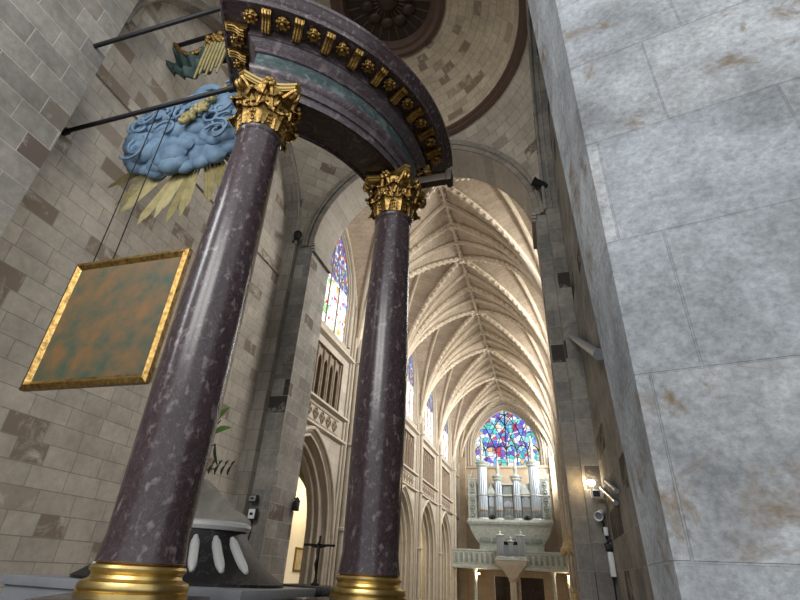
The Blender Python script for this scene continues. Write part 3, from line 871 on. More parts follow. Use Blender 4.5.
# glory: cloud with rays
GX, GY, GZ = -5.05, 4.4, 8.0
glo = empty('sunburst_glory', (GX, GY, GZ), 'pale blue carved cloud with gilded rays hanging behind the left column', 'sculpture')
random.seed(11)
mb = MB()
for k in range(90):
    a = random.uniform(0, 2*PI); r = 1.0*math.sqrt(random.random())
    mb.sphere((GX-.25+r*1.15*math.cos(a), GY-.05-.1*random.random(), GZ+.02+r*.78*math.sin(a)), random.uniform(.15,.27), 10, 8, (1.15,.6,.85))
for k in range(26):
    a = 2*PI*k/26; mb.sphere((GX-.25+1.2*math.cos(a), GY, GZ+.02+.84*math.sin(a)), random.uniform(.14,.22), 10, 8, (1.1,.6,.9))
mb.sphere((GX-.25, GY, GZ+.02), 1.0, 24, 12, (1.2,.14,.84))
sub('cloud', mb, M['cloud'], glo)
mb = MB()
for k in range(22):
    cx = GX-.25+random.uniform(-1.05,1.05); cz = GZ+random.uniform(-.65,.65); h = random.choice((-1,1))
    pts = [V(cx + (.23-.017*i)*math.cos(h*i*.55+k), GY-.3+.005*i, cz + (.2-.015*i)*math.sin(h*i*.55+k)) for i in range(12)]
    mb.tube(pts, .028, 6)
sub('cloud_scroll', mb, M['cloud'], glo)
for k in range(44):
    a = 2*PI*k/44 + random.uniform(-.04,.04)
    if k % 5 == 4: continue
    L = random.uniform(1.5, 2.0) + (.25 if k % 3 == 0 else 0)
    if math.sin(a) > .15: L = min(L, 1.55)
    d = V(math.cos(a), 0, math.sin(a)); t = V(-d.z, 0, d.x); c = V(GX, GY+.12, GZ); mb = MB(); w = random.uniform(.035,.06)
    for s in (-.6, 0, .6):
        q = c + t*s*w*2; Lq = L*(1-.12*abs(s)-.05*random.random())
        rows = []
        for rr, ws in ((.5,.5),(Lq-.1,1.0),(Lq,.15)):
            o_ = q + d*rr; rows.append([o_ + t*w*ws*.8, o_ - V(0,.035,0)*ws, o_ - t*w*ws*.8, o_ + V(0,.02,0)*ws])
        mb.grid(rows, None, closed=True); mb.quad(rows[-1])
    if k % 2 or abs(math.sin(a)) > .2: sub('ray', mb, M['raygold'], glo)
mb = MB()
for k in range(38):
    t = k/37; mb.sphere((GX+.12+(t-.5)*.5+random.uniform(-.05,.05), GY-.36, GZ+.06+(t-.5)*.4+random.uniform(-.13,.13)), random.uniform(.035,.065), 7, 5)
sub('gilded_cherubs', mb, M['raygold'], glo)
# draped valance above the glory
val = empty('draped_valance', (-5.6, 4.6, 10.5), 'dark green swagged drapery with a gilded rope edge above the blue cloud', 'drapery')
rows = []; rope = []
nS = 60
for i in range(nS+1):
    t = i/nS; x = -6.85 + 2.6*t; ph = (t*2.0) % 1.0
    sag = math.sin(ph*PI)
    zt = 11.35 - .62*sag + .12*t; zb = 10.62 - .45*sag + (.08)*math.cos(t*40)*.4
    row = [V(x, 4.6 - .12*math.sin(j*1.1 + t*3) - .05*math.sin(t*60), zt + (zb-zt)*j/8) for j in range(9)]
    rows.append(row); rope.append(V(x, 4.5, zt))
mb = MB(); mb.grid(rows); mb.grid([[p + V(0,.05,0) for p in r] for r in rows])
sub('swag', mb, M['drape'], val)
mb = MB()
for i, p in enumerate(rope): mb.sphere(p, .06 if i % 2 else .045, 7, 5)
sub('rope_edge', mb, M['gold'], val)
mb = MB()
for k in range(30):
    mb.sphere((-5.55+random.uniform(-.3,.3), 4.42, 10.95+random.uniform(-.16,.16)), random.uniform(.04,.08), 7, 5)
sub('gilded_knot', mb, M['gold'], val)
for k, x in enumerate((-5.55,)):
    for s in range(7):
        mb = MB(); xx = x - .25 + s*.085
        mb.tube([V(xx, 4.45, 10.85), V(xx+.01, 4.43, 10.3), V(xx-.02, 4.45, 9.75 + .1*(s % 3))], [.04,.035,.02], 6)
        sub('tassel', mb, M['raygold'], val)
mb = MB(); mb.tube([V(-6.9,4.62,11.5), V(-4.1,4.62,11.62)], .05, 8); sub('curtain_pole', mb, M['iron'], val)
# ------------------------------------------------------------------ altar
st = MB(); st.box(-6.1, -3.02, 4.9, 6.6, 0, 1.28); st.box(-6.14, -2.98, 4.86, 6.64, 1.28, 1.38)
tag(st.build('altar_plinth', M['greym'], bevel=.015), 'grey marble block carrying the black altar, low at the left', 'plinth')
AX, AY = -4.5, 5.85
alt = empty('altar_sarcophagus', (AX, AY, 1.38), 'black marble altar with flared foot and white bean-shaped flutes behind the left column', 'altar')
def oval(r, z, n=56): return [V(AX + r*math.cos(2*PI*k/n), AY + r*.72*math.sin(2*PI*k/n), z) for k in range(n)]
apf = [(1.36,1.38),(1.36,1.41),(1.3,1.44),(1.15,1.53),(1.02,1.64),(.9,1.76),(.8,1.88),(.76,1.96)]
def ar_(z):
    for (r0,z0),(r1,z1) in zip(apf[:-1], apf[1:]):
        if z0 <= z <= z1: return r0 + (r1-r0)*(z-z0)/(z1-z0)
mb = MB(); rows = [oval(r, z) for r, z in apf]; mb.grid(rows, None, closed=True); mb.quad(rows[0][::-1]); mb.quad(rows[-1])
sub('body', mb, M['blackm'], alt)
mb = MB(); rows = [oval(r, z) for r, z in ((.74,1.95),(.79,1.96),(.82,2.0),(.81,2.04),(.77,2.06))]; mb.grid(rows, None, closed=True); mb.quad(rows[0][::-1]); mb.quad(rows[-1])
sub('top_slab', mb, M['whitem'], alt, 'white marble top')
for k in range(-4, 3):
    ph = math.radians(-55 + 17.5*k)
    mb = MB(); pts = []
    for i in range(9):
        z = 1.86 - .33*i/8; r = ar_(z) + .02
        pts.append(V(AX + r*math.cos(ph), AY + r*.72*math.sin(ph), z))
    mb.tube(pts, [.03,.05,.055,.055,.055,.055,.055,.05,.03], 10)
    mb.sphere(pts[0], .031, 10, 6); mb.sphere(pts[-1], .031, 10, 6)
    sub('flute', mb, M['whitem'], alt, 'white marble flute')
# white carving on the altar
random.seed(5)
mb = MB(); rows = []
for i in range(13):
    t = i/12; row = []
    for k in range(32):
        a = 2*PI*k/32; r = .56*(1-t)**.72*(1+.13*math.sin(3*a+1+t*4)+.09*math.sin(7*a-t*6)) + .02
        row.append(V(-4.42 - .2*t + r*math.cos(a), 5.95 + r*.62*math.sin(a), 2.06 + .56*t + .035*math.sin(5*a+6*t)*(1 if 0 < i < 12 else 0)))
    rows.append(row)
mb.grid(rows, None, closed=True); mb.quad(rows[-1]); mb.quad(rows[0][::-1])
tag(mb.build('marble_carving', M['carve']), 'grey carved stone heap on the black altar top, half hidden by the left column', 'carving')
# flowers in a vase
fl = empty('flower_bouquet', (-4.55, 5.36, 2.06), 'vase of lilac, pink and white flowers on the altar behind the left column', 'flowers')
mb = MB(); mb.lathe([(.01,0),(.07,0),(.09,.06),(.1,.18),(.07,.3),(.09,.36),(.08,.35),(.06,.3)], (-4.55,5.36,2.06), 20); sub('vase', mb, M['whitem'], fl)
def leafmesh(mb, a, d, up, L, w):
    d = d.normalized(); s = d.cross(up).normalized(); n = s.cross(d)
    rows = []
    for i in range(8):
        t = i/7; ww_ = w*math.sin(PI*min(t*.95+.05, 1))**.8
        c = a + d*L*t + n*(.12*L*math.sin(t*PI))
        rows.append([c - s*ww_ + n*ww_*.3, c, c + s*ww_ + n*ww_*.3])
    mb.grid(rows); mb.grid([[p - n*.004 for p in r] for r in rows])
base = V(-4.55,5.36,2.38)
tips = [(V(-3.94,5.2,3.2), 'leaf'), (V(-3.95,5.2,3.06), 'leaf2'), (V(-4.1,5.2,2.98), 'lilac'), (V(-3.94,5.2,2.9), 'dl'), (V(-4.08,5.2,2.62), 'pink'), (V(-3.85,5.2,2.6), 'spray'), (V(-4.12,5.25,2.82),'white'), (V(-4.2,5.2,2.72),'pink'), (V(-4.5,5.2,3.1),'lilac'), (V(-4.75,5.2,3.0),'white'), (V(-4.9,5.3,2.8),'pink'), (V(-4.35,5.2,3.15),'leaf'), (V(-4.85,5.2,3.05),'leaf'), (V(-4.05,5.22,2.9),'white')]
for tp, kd in tips:
    mb = MB(); mid = base.lerp(tp, .5) + V(0,0,.1); mb.tube([base, base.lerp(mid,.6)+V(0,0,.02), mid, tp], .008, 5); sub('stem', mb, M['leafd'], fl)
    if kd.startswith('leaf'):
        mb = MB(); leafmesh(mb, tp - V(.06,0,.04), V(.16,-.02,.2) if kd == 'leaf' else V(.24,0,.08), V(0,-1,.3), .26, .045); sub('leaf', mb, M['leaf'], fl)
    elif kd == 'dl':
        mb = MB(); leafmesh(mb, tp, V(.12,0,-.3), V(0,-1,.2), .3, .02); sub('leaf', mb, M['leafd'], fl)
    elif kd == 'spray':
        for j in range(6):
            q = tp + V(-.24+.09*j, 0, .06 - .005*j); mb = MB(); leafmesh(mb, q, V(-.03,0,-.12), V(0,-1,.2), .12, .018); leafmesh(mb, q, V(.04,0,.06), V(0,-1,.2), .07, .014); sub('leaf', mb, M['leafd'], fl)
    else:
        mb = MB()
        for j in range(7):
            a = j*2*PI/7; leafmesh(mb, tp, V(math.cos(a), -.35, math.sin(a)), V(0,-1,0), .11 if kd != 'pink' else .07, .035)
        mb.sphere(tp + V(0,-.03,0), .02, 6, 5)
        sub('blossom', mb, M[{'lilac':'lilac','pink':'pink','white':'petalw'}[kd]], fl)
# crucifix on a dark stand
mb = MB(); mb.box(-3.66,-2.84,6.75,7.45,0,1.3); mb.box(-3.7,-2.8,6.71,7.5,1.3,1.4)
tag(mb.build('marble_stand', M['blackm'], bevel=.015), 'low dark marble stand under the crucifix, left of the middle column', 'stand')
cr = empty('crucifix', (-3.22, 7.1, 1.4), 'dark bronze crucifix standing on the dark stand left of the middle column', 'crucifix')
def cp_(n, f, mat='bronze', **k): m = MB(); f(m); return sub(n, m, M[mat], cr, **k)
X0, Y0 = -3.22, 7.1
cp_('foot', lambda m: m.lathe([(.01,0),(.06,0),(.06,.02),(.03,.04),(.018,.09),(.014,.1)], (X0,Y0,1.4), 16))
cp_('upright', lambda m: m.box(X0-.014,X0+.014,Y0-.012,Y0+.012,1.48,2.0), bevel=.004)
cp_('crossbar', lambda m: m.box(X0-.22,X0+.22,Y0-.012,Y0+.012,1.885,1.915), bevel=.004)
def body(m):
    m.tube([V(X0,Y0-.03,1.89),V(X0,Y0-.035,1.82),V(X0+.008,Y0-.035,1.74),V(X0-.01,Y0-.045,1.66),V(X0,Y0-.03,1.56)], [.016,.026,.02,.018,.01], 8)
    for s in (-1,1): m.tube([V(X0+s*.02,Y0-.03,1.87),V(X0+s*.1,Y0-.025,1.885),V(X0+s*.2,Y0-.02,1.905)], [.016,.012,.009], 6)
    m.sphere((X0+.006,Y0-.045,1.915), .023, 8, 6)
cp_('figure', body)
for s in (-1,1): cp_('knob', lambda m: m.sphere((X0+s*.225,Y0,1.9), .02, 8, 6))
cp_('knob', lambda m: m.sphere((X0,Y0,2.005), .02, 8, 6))

# framed paintings
def picture(name, P, u0, u1, z0, z1, fw, label, mat):
    c = P((u0+u1)/2, (z0+z1)/2, 0)
    r = empty(name, c, label, 'painting')
    mb = MB(); q = [(u0,z0),(u1,z0),(u1,z1),(u0,z1)]; q2 = [(u0+fw,z0+fw),(u1-fw,z0+fw),(u1-fw,z1-fw),(u0+fw,z1-fw)]
    rows = [[P(*a,0) for a in q],[P(*a,.06) for a in q],[P((a[0]+b[0])/2,(a[1]+b[1])/2,.08) for a,b in zip(q,q2)],[P(*a,.04) for a in q2]]
    mb.grid(rows, None, closed=True); sub('frame', mb, M['gold'], r, sharp=20)
    mb = MB(); mb.quad([P(*a,.04) for a in q2]); sub('canvas', mb, mat, r)
    return r
fp = picture('framed_painting', lambda u, z, d: V(u, 3.62-d, z), -5.3, -3.66, 3.1, 4.72, .1, 'gold-framed dark painting hanging from the iron rod beside the left column', M['paint'])
for x in (-5.1, -4.8):
    mb = MB(); mb.tube([V(x, 3.6, 4.66), V(x, 3.56, 7.5)], .008, 5); sub('hanging_wire', mb, M['iron'], fp)
picture('framed_picture', lambda u, z, d: V(-11.6+d, u, z), 22.9, 23.75, 1.45, 2.45, .1, 'small gilt-framed picture on the bright aisle wall, seen through the arch', plain('sepia print', srgb(196,176,130), .6, var=.4, scale=4))

# ------------------------------------------------------------------ organ
org = empty('pipe_organ', (-3.1, 44, 2.4), 'large pale grey-green pipe organ with four round towers under the end window', 'organ')
YF = 43.3
def op(n, mb, mat='organ', **k): return sub(n, mb, M[mat], org, **k)
mb = MB(); mb.box(-6.2,.0,43.75,44.7,5.6,8.7); op('case_back', mb, bevel=.02)
mb = MB()
for z0, z1, d in ((5.3,5.42,.0),(5.42,5.55,.12),(5.55,5.66,.2),(5.66,5.76,.1)): mb.box(-6.4-d*.6,.2+d*.6,42.95-d,44.7,z0,z1)
for k in range(26): mb.box(-6.35+.25*k,-6.22+.25*k,42.78,42.95,5.44,5.53)
op('case_cornice', mb, bevel=.01)
mb = MB(); pr = []
for z, xa, xb, y in ((5.3,-6.35,.15,43.0),(5.1,-6.28,.08,43.05),(4.7,-6.1,-.1,43.15),(4.3,-5.85,-.35,43.3),(4.0,-5.62,-.58,43.42),(2.47,-5.6,-.6,43.45)):
    pr.append([V(xa,y,z),V(xb,y,z),V(xb,44.7,z),V(xa,44.7,z)])
mb.grid(pr, None, closed=True); op('case_base', mb)
for x in (-5.1,-4.1,-3.1,-2.1,-1.1):
    mb = MB(); mb.box(x-.42,x+.42,43.24,43.4,4.15,4.75); op('base_panel', mb, 'organd', bevel=.015)
# side fretwork wings
for s in (-1, 1):
    c = -3.1 + s*3.0
    mb = MB(); mb.box(c-.36,c+.36,43.5,43.75,5.76,9.0); w = op('side_panel', mb, bevel=.02)
    mb = MB()
    for j in range(5):
        z = 6.05+.62*j
        for q in range(10):
            a = q*PI/5; mb.sphere((c+.17*math.cos(a),43.47,z+.24*math.sin(a)), .055, 6, 5)
        mb.sphere((c,43.46,z), .1, 8, 6)
    sub('fretwork', mb, M['organd'], w)
    for z in (5.8,7.65,8.95): mb = MB(); mb.box(c-.42,c+.42,43.42,43.75,z,z+.1); sub('moulding', mb, M['organ'], w)
    mb = MB(); pts = [V(c+s*(.34-.34*t), 43.6, 9.05+.75*t**1.6) for t in [i/8 for i in range(9)]]
    mb.tube(pts, .09, 8); mb.tube([V(c+s*.24+.16*math.cos(q*.6)*(1-q/20),43.55,9.25+.16*math.sin(q*.6)*(1-q/20)) for q in range(18)], .05, 6)
    sub('scroll', mb, M['organ'], w)
def pipe(x, y, z0, z1, r, parent):
    mb = MB(); mb.lathe([(r*.25,0),(r*.9,.42),(r,.44),(r,.48),(r,z1-z0),(r*.85,z1-z0)], (x,y,z0), 12)
    p = sub('pipe', mb, M['pipe'], parent)
    mb = MB(); mb.box(x-r*.6,x+r*.6,y-r*1.12,y-r*.5,z0+.44,z0+.6); sub('pipe_mouth', mb, M['gold'], parent)
def tower(c, r, ztop, big):
    mb = MB(); mb.lathe([(.05,0),(r+.1,0),(r+.12,.06),(r+.06,.14),(r+.02,.2),(.05,.2)], (c,43.5,5.74), 24); t = op('tower', mb)
    mb = MB(); mb.lathe([(.05,-.05),(r+.04,-.05),(r+.1,.05),(r+.06,.15),(r+.14,.22),(r+.2,.34),(r+.16,.38),(.05,.42)], (c,43.5,ztop-.45), 24)
    for k in range(14):
        a = PI + PI*k/13; mb.sphere((c+(r+.1)*math.cos(a),43.5+(r+.1)*math.sin(a),ztop-.36), .06, 6, 5)
    sub('tower_crown', mb, M['organ'], t)
    mb = MB(); mb.lathe([(r+.03,0),(r+.07,.03),(r+.07,.09),(r+.03,.12)], (c,43.5,7.62), 24); sub('tower_band', mb, M['organ'], t)
    mb = MB(); mb.lathe([(r-.12,0),(r-.12,ztop-6.3)], (c,43.55,5.9), 20); sub('tower_core', mb, M['organd'], t)
    nP = 7 if big else 5
    for k in range(nP):
        a = PI + PI*(k+.5)/nP; pipe(c+r*.82*math.cos(a), 43.5+r*.82*math.sin(a), 5.94, ztop-.5, r*(.21 if big else .26), t)
    # finial on top
    mb = MB(); z = ztop-.05
    if big:
        mb.lathe([(.3,0),(.26,.12),(.14,.2),(.16,.5),(.12,.9),(.15,1.2),(.09,1.5),(.11,1.7),(.04,2.0),(.01,2.3)], (c,43.5,z), 14)
        for s in (-1,1): mb.sphere((c+s*.17,43.45,z+.6), .1, 7, 5); mb.sphere((c+s*.13,43.45,z+1.15), .08, 7, 5)
    else:
        mb.lathe([(.26,0),(.2,.1),(.12,.2),(.15,.4),(.2,.6),(.1,.8),(.13,1.0),(.05,1.3),(.01,1.5)], (c,43.5,z), 14)
    sub('finial', mb, M['organ'], t)
tower(-5.2,.4,10.45,True); tower(-3.88,.31,9.3,False); tower(-2.38,.31,9.3,False); tower(-.9,.4,10.45,True)
for x0, x1, zt, gab in ((-4.72,-4.26,7.55,True),(-3.5,-2.76,7.2,False),(-2.0,-1.36,7.55,True)):
    c = (x0+x1)/2; mb = MB(); mb.box(x0,x1,43.5,43.75,5.76,8.0 if gab else 8.6); f = op('pipe_flat', mb, 'organd')
    n = 6
    for k in range(n):
        h = .35*abs(k-(n-1)/2)/n*2
        pipe(x0+(x1-x0)*(k+.5)/n, 43.42, 6.2, zt-h*.6+.1, (x1-x0)/n*.44, f)
    mb = MB(); mb.box(x0,x1,43.3,43.5,7.62,7.74)
    if gab: mb.prism([(c-.4,7.85),(c+.4,7.85),(c,8.55)], 43.3, 43.6, Matrix(((1,0,0,0),(0,0,1,0),(0,1,0,0),(0,0,0,1))))
    mb.box(x0-.05,x1+.05,43.28,43.6,7.78,7.88) if gab else mb.box(x0-.1,x1+.1,43.3,43.6,8.5,8.66)
    sub('pediment', mb, M['organ'], f)
    mb = MB()
    for q in range(9): mb.sphere((c+.2*math.cos(q*.7),43.36,5.98+.14*math.sin(q*.7)), .055, 6, 5)
    mb.sphere((c,43.36,5.98), .12, 8, 6); sub('carved_grille', mb, M['bronze' if gab else 'organd'], f)
# small organ on the gallery front
pos = empty('choir_organ', (-2.95, 40.9, 2.9), 'small pale organ case with three pipe towers on the gallery front', 'organ')
mb = MB(); mb.box(-4.0,-1.9,40.95,41.6,2.95,4.0); sub('case', mb, M['organ'], pos, bevel=.02)
mb = MB()
for z0, z1, d in ((2.82,2.92,.1),(2.92,3.0,.04)): mb.box(-4.05-d,-1.85+d,40.75-d,41.65,z0,z1)
sub('base_moulding', mb, M['organ'], pos, bevel=.01)
for c, r, zt in ((-3.72,.28,4.55),(-2.95,.2,4.15),(-2.18,.28,4.55)):
    mb = MB(); mb.lathe([(.03,0),(r+.04,0),(r+.08,.06),(r+.03,.12),(.03,.12)], (c,40.95,zt-.12), 18); mb.lathe([(.03,0),(r+.04,0),(r+.02,.08),(.03,.08)], (c,40.95,3.0), 18)
    t = sub('tower', mb, M['organ'], pos)
    for k in range(5):
        a = PI + PI*(k+.5)/5; m2 = MB(); m2.lathe([(r*.08,0),(r*.24,.2),(r*.26,.22),(r*.26,zt-3.22)], (c+r*.78*math.cos(a),40.95+r*.78*math.sin(a),3.08), 10)
        sub('pipe', m2, M['pipe'], t)
    m2 = MB(); m2.lathe([(.12,0),(.08,.08),(.1,.16),(.03,.25),(.01,.32)], (c,40.95,zt), 10); sub('finial', m2, M['organ'], t)
for c in (-3.34,-2.56):
    for k in range(4):
        m2 = MB(); m2.lathe([(.015,0),(.04,.15),(.045,.16),(.045,.75)], (c-.14+.09*k,40.9,3.08), 8); sub('pipe', m2, M['pipe'], pos)
    m2 = MB(); m2.box(c-.22,c+.22,40.85,41.0,3.85,3.95); m2.sphere((c,40.9,4.0), .12, 8, 6, (1.4,.6,.8)); sub('pediment', m2, M['bronze'], pos)
# stone corbel and column carrying it
mb = MB(); rows = []
for z, h, d in ((2.8,1.1,.5),(2.6,1.05,.48),(2.3,.78,.4),(1.95,.5,.32),(1.7,.34,.28)):
    rows.append([V(-2.95-h,41.15-d,z),V(-2.95+h,41.15-d,z),V(-2.95+h,41.15+d,z),V(-2.95-h,41.15+d,z)])
mb.grid(rows, None, closed=True); mb.quad(rows[0]); mb.quad(rows[-1])
co = empty('gallery_column', (-2.95, 41.15, 0), 'pale stone column with a flaring corbel under the small organ', 'column')
sub('corbel', mb, M['shaft'], co)
mb = MB(); mb.lathe([(.01,0),(.4,0),(.4,.15),(.32,.25),(.25,.3),(.24,1.45),(.3,1.5),(.32,1.58),(.36,1.7),(.01,1.7)], (-2.95,41.15,0), 24); sub('shaft', mb, M['shaft'], co)
# gallery
gal = empty('organ_gallery', (-3.2, 41.9, 2.2), 'pale panelled gallery balustrade across the end of the nave', 'balcony')
mb = MB(); mb.box(NX0+.02,NX1-.02,41.75,YE-.02,2.2,2.45); mb.box(NX0+.02,NX1-.02,41.6,41.8,2.22,2.42); sub('gallery_floor', mb, M['organ'], gal, bevel=.02)
mb = MB(); mb.box(NX0+.02,NX1-.02,41.72,41.86,3.4,3.52); mb.box(NX0+.02,NX1-.02,41.78,41.83,2.45,3.42); sub('rail', mb, M['organ'], gal, bevel=.015)
for k in range(22):
    x = NX0 + .22 + k*.4
    if -4.2 < x < -1.95: continue
    mb = MB(); mb.box(x,x+.33,41.74,41.78,2.53,3.34); b = sub('balustrade_panel', mb, M['organd'] if k % 2 == 9 else M['organ'], gal, bevel=.012)
    m2 = MB(); m2.box(x+.06,x+.27,41.725,41.742,2.6,3.27); sub('inset', m2, M['organd'], b, bevel=.008)
for x, l in ((-5.8, 'left'), (-.07, 'right')):
    mb = MB(); mb.lathe([(.01,0),(.2,0),(.2,.1),(.13,.18),(.12,1.95),(.17,2.02),(.2,2.1),(.2,2.2),(.01,2.2)], (x,41.95,0), 18)
    tag(mb.build('gallery_post', M['organ']), '%s slim pale post holding up the organ gallery' % l, 'post', 'gallery posts')
for x, z, l in ((-5.55,1.9,'left'),(.98,2.02,'right')):
    r = empty('ceiling_lamp', (x,41.9,2.2), '%s small lit warm lamp under the organ gallery' % l, 'lamp', 'lamps under the gallery')
    mb = MB(); mb.tube([V(x,41.9,2.2),V(x,41.9,z+.08)], .02, 6); mb.lathe([(.03,.1),(.1,.05),(.11,.02)], (x,41.9,z), 12); sub('holder', mb, M['iron'], r)
    mb = MB(); mb.sphere((x,41.9,z), .08, 10, 8); sub('bulb', mb, M['lamp'], r)
# pulpit canopy
pul = empty('pulpit', (.72, 20, 0), 'pale wooden pulpit with a bell-shaped canopy, beside the right pier', 'pulpit')
PX = .9
mb = MB(); mb.lathe([(.01,2.52),(.5,2.52),(.56,2.5),(.6,2.55),(.6,2.66),(.53,2.7),(.5,2.8),(.4,2.95),(.26,3.12),(.2,3.25),(.22,3.3),(.01,3.32)], (PX,20,0), 24, M=None); sub('canopy', mb, M['canopy'], pul)
mb = MB()
for k in range(20):
    a = 2*PI*k/20; mb.sphere((PX+.58*math.cos(a),20+.58*math.sin(a),2.5), .055, 6, 5, (1,1,1.5))
    mb.tube([V(PX+rr*math.cos(a),20+rr*math.sin(a),z) for rr, z in ((.52,2.72),(.48,2.84),(.38,2.98),(.25,3.15),(.2,3.28))], .018, 5)
sub('fringe', mb, M['canopy'], pul)
mb = MB(); mb.tube([V(PX,20,3.3),V(PX-.01,20,3.45),V(PX+.01,20,3.62),V(PX,20,3.74)], [.13,.1,.085,.05], 10); mb.sphere((PX-.01,19.98,3.8), .06, 8, 6)
mb.tube([V(PX-.07,20,3.66),V(PX-.15,19.95,3.55),V(PX-.1,19.9,3.5)], .03, 6); mb.tube([V(PX+.07,20,3.66),V(PX+.14,19.98,3.78),V(PX+.15,19.95,3.92)], .028, 6)
sub('statue', mb, M['canopy'], pul)
mb = MB(); mb.box(PX-.02,NX1-.02,19.8,20.2,0,2.55); sub('back_board', mb, M['petalw'], pul, bevel=.02)
mb = MB(); mb.lathe([(.01,.2),(.2,.25),(.3,.5),(.42,.62),(.44,1.3),(.48,1.32),(.48,1.4),(.4,1.4),(.01,.8)], (PX+.02,20,0), 8); sub('tub', mb, M['canopy'], pul)

# ------------------------------------------------------------------ lamps and devices on the piers
def spot(name, p, aim, label, mat='black', s=1.0, arm=None, group=None, cat='spotlight', lens='iron'):
    p = Vector(p); d = Vector(aim).normalized(); r = empty(name, p, label, cat, group)
    q = d.to_track_quat('Z', 'Y').to_matrix().to_4x4(); Mx = Matrix.Translation(p) @ q
    mb = MB(); mb.lathe([(.01,-.16*s),(.05*s,-.16*s),(.065*s,-.1*s),(.07*s,.06*s),(.085*s,.1*s),(.08*s,.11*s),(.06*s,.08*s)], (0,0,0), 16, M=Mx); sub('housing', mb, M[mat], r)
    mb = MB(); mb.lathe([(.005,.07*s),(.065*s,.075*s)], (0,0,0), 16, M=Mx); sub('lens', mb, M[lens], r)
    if arm:
        mb = MB(); mb.tube([p, p.lerp(Vector(arm), .5) + V(0,0,.03), Vector(arm)], .015*s, 6); mb.sphere(arm, .03*s, 8, 6); sub('bracket', mb, M['black'], r)
    return r
YB = 10.25
spot('wall_spotlight', (-6.5,10.1,10.3), (.5,-.6,-.3), 'small black spotlight high on the left crossing pier', s=1.5, arm=(-6.68,10.23,10.2))
spot('wall_spotlight', (.6,10.15,10.95), (-.8,-.3,.4), 'small black spotlight at the foot of the crossing arch, upper right', s=1.6, arm=(.66,10.42,10.5))
def flood(p, label, face, w=.2, h=.16):
    x, y, z = p; r = empty('floodlight', p, label, 'floodlight')
    mb = MB(); mb.box(x-w/2,x+w/2,y-.06,y+.05,z-h/2,z+h/2); sub('housing', mb, M['black'], r, bevel=.015)
    mb = MB(); mb.box(x-w/2+.02,x+w/2-.02,y-.075,y-.058,z-h/2+.02,z+h/2-.02); sub('face', mb, M[face], r, bevel=.006)
    mb = MB(); mb.tube([V(x,y+.04,z),V(x,10.45,z-.02)], .02, 6); sub('bracket', mb, M['black'], r)
    mb = MB(); mb.box(x-w*.2,x+w*.2,y-.079,y-.074,z-h*.12,z+h*.1); sub('lamp_chip', mb, M['iron'], r)
flood((-6.43,10.3,2.92), 'upper black floodlight on the left pier, above a white-faced one', 'greyp')
flood((-6.38,10.3,2.6), 'white-faced lower floodlight on the left pier', 'white', .2, .24)
lan = empty('wall_lantern', (-6.0, 11.6, 2.95), 'tiny dark lantern on the edge of the left crossing pier', 'lantern')
mb = MB(); mb.box(-6.08,-5.95,11.53,11.67,2.82,3.02); sub('glass_body', mb, M['iron'], lan, bevel=.02)
mb = MB(); mb.lathe([(.1,0),(.06,.06),(.02,.12)], (-6.01,11.6,3.02), 4); mb.tube([V(-6.01,11.6,3.1),V(-6.1,11.6,3.12)], .015, 6); sub('cap', mb, M['iron'], lan)
# right pier: floodlight that is lit, spotlight, tubes, box, cable
r = empty('lit_floodlight', (.84, 10.12, 3.2), 'small lit floodlight washing the right pier with warm light', 'floodlight')
mb = MB(); mb.box(.8,.98,10.02,10.2,2.98,3.12); sub('housing', mb, M['white'], r, bevel=.02)
mb = MB(); mb.box(.83,.95,10.0,10.03,3.0,3.1); sub('front', mb, M['iron'], r)
mb = MB(); mb.sphere((.83,10.13,3.26), .07, 12, 8, (1.1,.6,.8)); sub('lamp_glass', mb, M['lampw'], r)
mb = MB(); mb.tube([V(.89,10.1,3.1),V(.84,10.14,3.2)], .02, 6); mb.tube([V(.9,10.15,3.05),V(.92,10.25,3.05)], .025, 6); sub('bracket', mb, M['greyp'], r)
spot('wall_spotlight', (.9,10.08,2.7), (-.35,-.8,-.35), 'round white spotlight below the lit floodlight on the right pier', mat='white', s=1.0, arm=(.93,10.24,2.74), lens='greyp')
def tubefix(name, a, b, r, label, group=None):
    a, b = Vector(a), Vector(b); root = empty(name, a, label, 'light fixture', group)
    d = (b-a).normalized()
    mb = MB(); mb.tube([a,b], r, 10); sub('housing', mb, M['greyp'], root)
    mb = MB(); mb.tube([a+d*.04-V(0,0,r*.7), b-d*.04-V(0,0,r*.7)], r*.6, 8); sub('diffuser', mb, M['white'], root)
    for q in (a, b): mb = MB(); mb.tube([q-d*.02, q+d*.02], r*1.25, 10); sub('end_cap', mb, M['greyp'], root)
tubefix('tube_light', (.88,10.12,6.32), (.93,6.9,4.5), .07, 'grey tube light slanting across the right pier at mid height')
tubefix('tube_light', (.975,9.9,3.12), (.975,8.15,2.66), .03, 'lower pair of grey tubes on the right pier, the left tube', 'short tube lights')
tubefix('tube_light', (.975,8.95,3.1), (.975,7.86,2.78), .03, 'lower pair of grey tubes on the right pier, the right tube', 'short tube lights')
r = empty('cable_box', (1.0,10.15,2.0), 'tall white box with a black clamp low on the right pier', 'box')
mb = MB(); mb.box(.93,1.02,10.0,10.14,1.72,2.1); sub('box_body', mb, M['white'], r, bevel=.02)
mb = MB(); mb.box(.92,1.02,10.0,10.2,2.12,2.22); mb.tube([V(.9,10.05,2.2),V(1.02,10.05,2.3)], .025, 6); sub('clamp', mb, M['black'], r, bevel=.01)
mb = MB(); mb.box(.93,1.0,10.1,10.2,2.36,2.5)
tag(mb.build('junction_box', M['white'], bevel=.01), 'small white junction box above the black clamp on the right pier', 'box')
mb = MB(); mb.tube([V(.93,10.22,2.62),V(.96,10.225,2.55),V(.92,10.225,2.45),V(.97,10.225,2.34),V(.98,10.225,2.22),V(.98,10.225,1.6),V(.97,10.225,.9),V(.98,10.225,.02)], .014, 6)
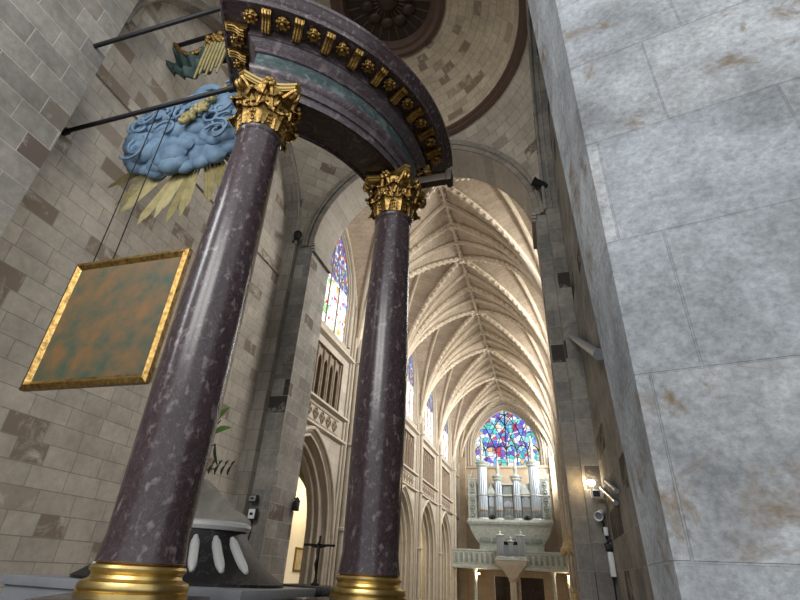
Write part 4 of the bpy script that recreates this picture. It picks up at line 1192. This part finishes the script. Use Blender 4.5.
tag(mb.build('power_cable', M['black']), 'dark cable hanging down the right pier from the white spotlight', 'cable')
mb = MB(); mb.tube([V(-6.45,10.42,2.5),V(-6.43,10.42,2.3),V(-6.46,10.42,2.1),V(-6.4,10.42,1.2),V(-6.4,10.42,.02)], .014, 6)
tag(mb.build('power_cable', M['black']), 'thin dark cable running down the left pier under the floodlights', 'cable')

# ------------------------------------------------------------------ light, sky, camera
def area(name, loc, rot, sx, sy, power, color):
    l = bpy.data.lights.new(name, 'AREA'); l.shape = 'RECTANGLE'; l.size = sx; l.size_y = sy; l.energy = power; l.color = color
    o = bpy.data.objects.new(name, l); COL.objects.link(o); o.location = loc; o.rotation_euler = rot; return o
def point(name, loc, power, color, r=.05):
    l = bpy.data.lights.new(name, 'POINT'); l.energy = power; l.color = color; l.shadow_soft_size = r
    o = bpy.data.objects.new(name, l); COL.objects.link(o); o.location = loc; return o
for (y0, y1) in bays:
    area('nave_window_daylight', (NX1+2.6, (y0+y1)/2, 13.2), (0, math.radians(90-TILT), 0), 5.0, 5.0, NAVE_W*(1.35 if y0 > 28 else 1), (1.0,.96,.9))  # lights added outside the assumed window openings of the right wall
for x, y in ((-4.2,-6.5),(-.4,-6.5)):
    area('choir_fill_light', (x, y, 9.5), (math.radians(78), 0, math.atan2(x+3.2, 6-y)), 3.2, 4.5, CHOIR_W, (1.0,.98,.95))  # soft fill added behind the camera, no choir windows are built
area('choir_side_highlight_light', (-6.1, .6, 6.5), (math.radians(84), 0, math.radians(-65)), .9, 4.0, CHOIR_W*.35, (.92,.96,1.0))  # added for highlights on the columns, the choir wall has no window here
area('organ_fill_light', (NX1+2.0, 43.4, 11.5), (0, math.radians(80), 0), 4.5, 3.0, NAVE_W*.65, (1.0,.97,.93))  # fill added to brighten the organ end through the added opening
point('aisle_fill', (-9.9, 22.6, 4.6), 260, (1,.88,.66), .3)  # point lights without fixtures, added to brighten the aisle wall
point('aisle_fill', (-9.9, 34, 4.6), 220, (1,.86,.62), .3)
point('pier_lamp', (.66, 10.2, 3.3), 7, (1,.68,.32), .05)
point('gallery_lamp', (-5.55, 41.75, 1.75), 45, (1,.74,.46), .06)
point('gallery_lamp', (.9, 41.75, 1.85), 45, (1,.74,.46), .06)
w = bpy.data.worlds.new('daylight'); S.world = w; w.use_nodes = True; nt = w.node_tree
bg = nt.nodes['Background']; bg.inputs[0].default_value = (.91,.95,1.0,1); bg.inputs[1].default_value = WORLD
cam = bpy.data.cameras.new('camera'); co_ = bpy.data.objects.new('camera', cam); COL.objects.link(co_)
cam.sensor_fit = 'HORIZONTAL'; cam.sensor_width = 36; cam.lens = 475/800*36; cam.clip_start = .05; cam.clip_end = 300
Rt, Up, Fw = V(*CAM_R), V(*CAM_U), V(*CAM_F)
mx = Matrix((( Rt.x, Up.x, -Fw.x, 0),(Rt.y, Up.y, -Fw.y, 0),(Rt.z, Up.z, -Fw.z, 1.6),(0,0,0,1)))
co_.matrix_world = mx; S.camera = co_
S.view_settings.view_transform = 'Standard'; S.view_settings.look = 'None'; S.view_settings.gamma = 1
S.view_settings.use_curve_mapping = False; S.view_settings.exposure = EXPO
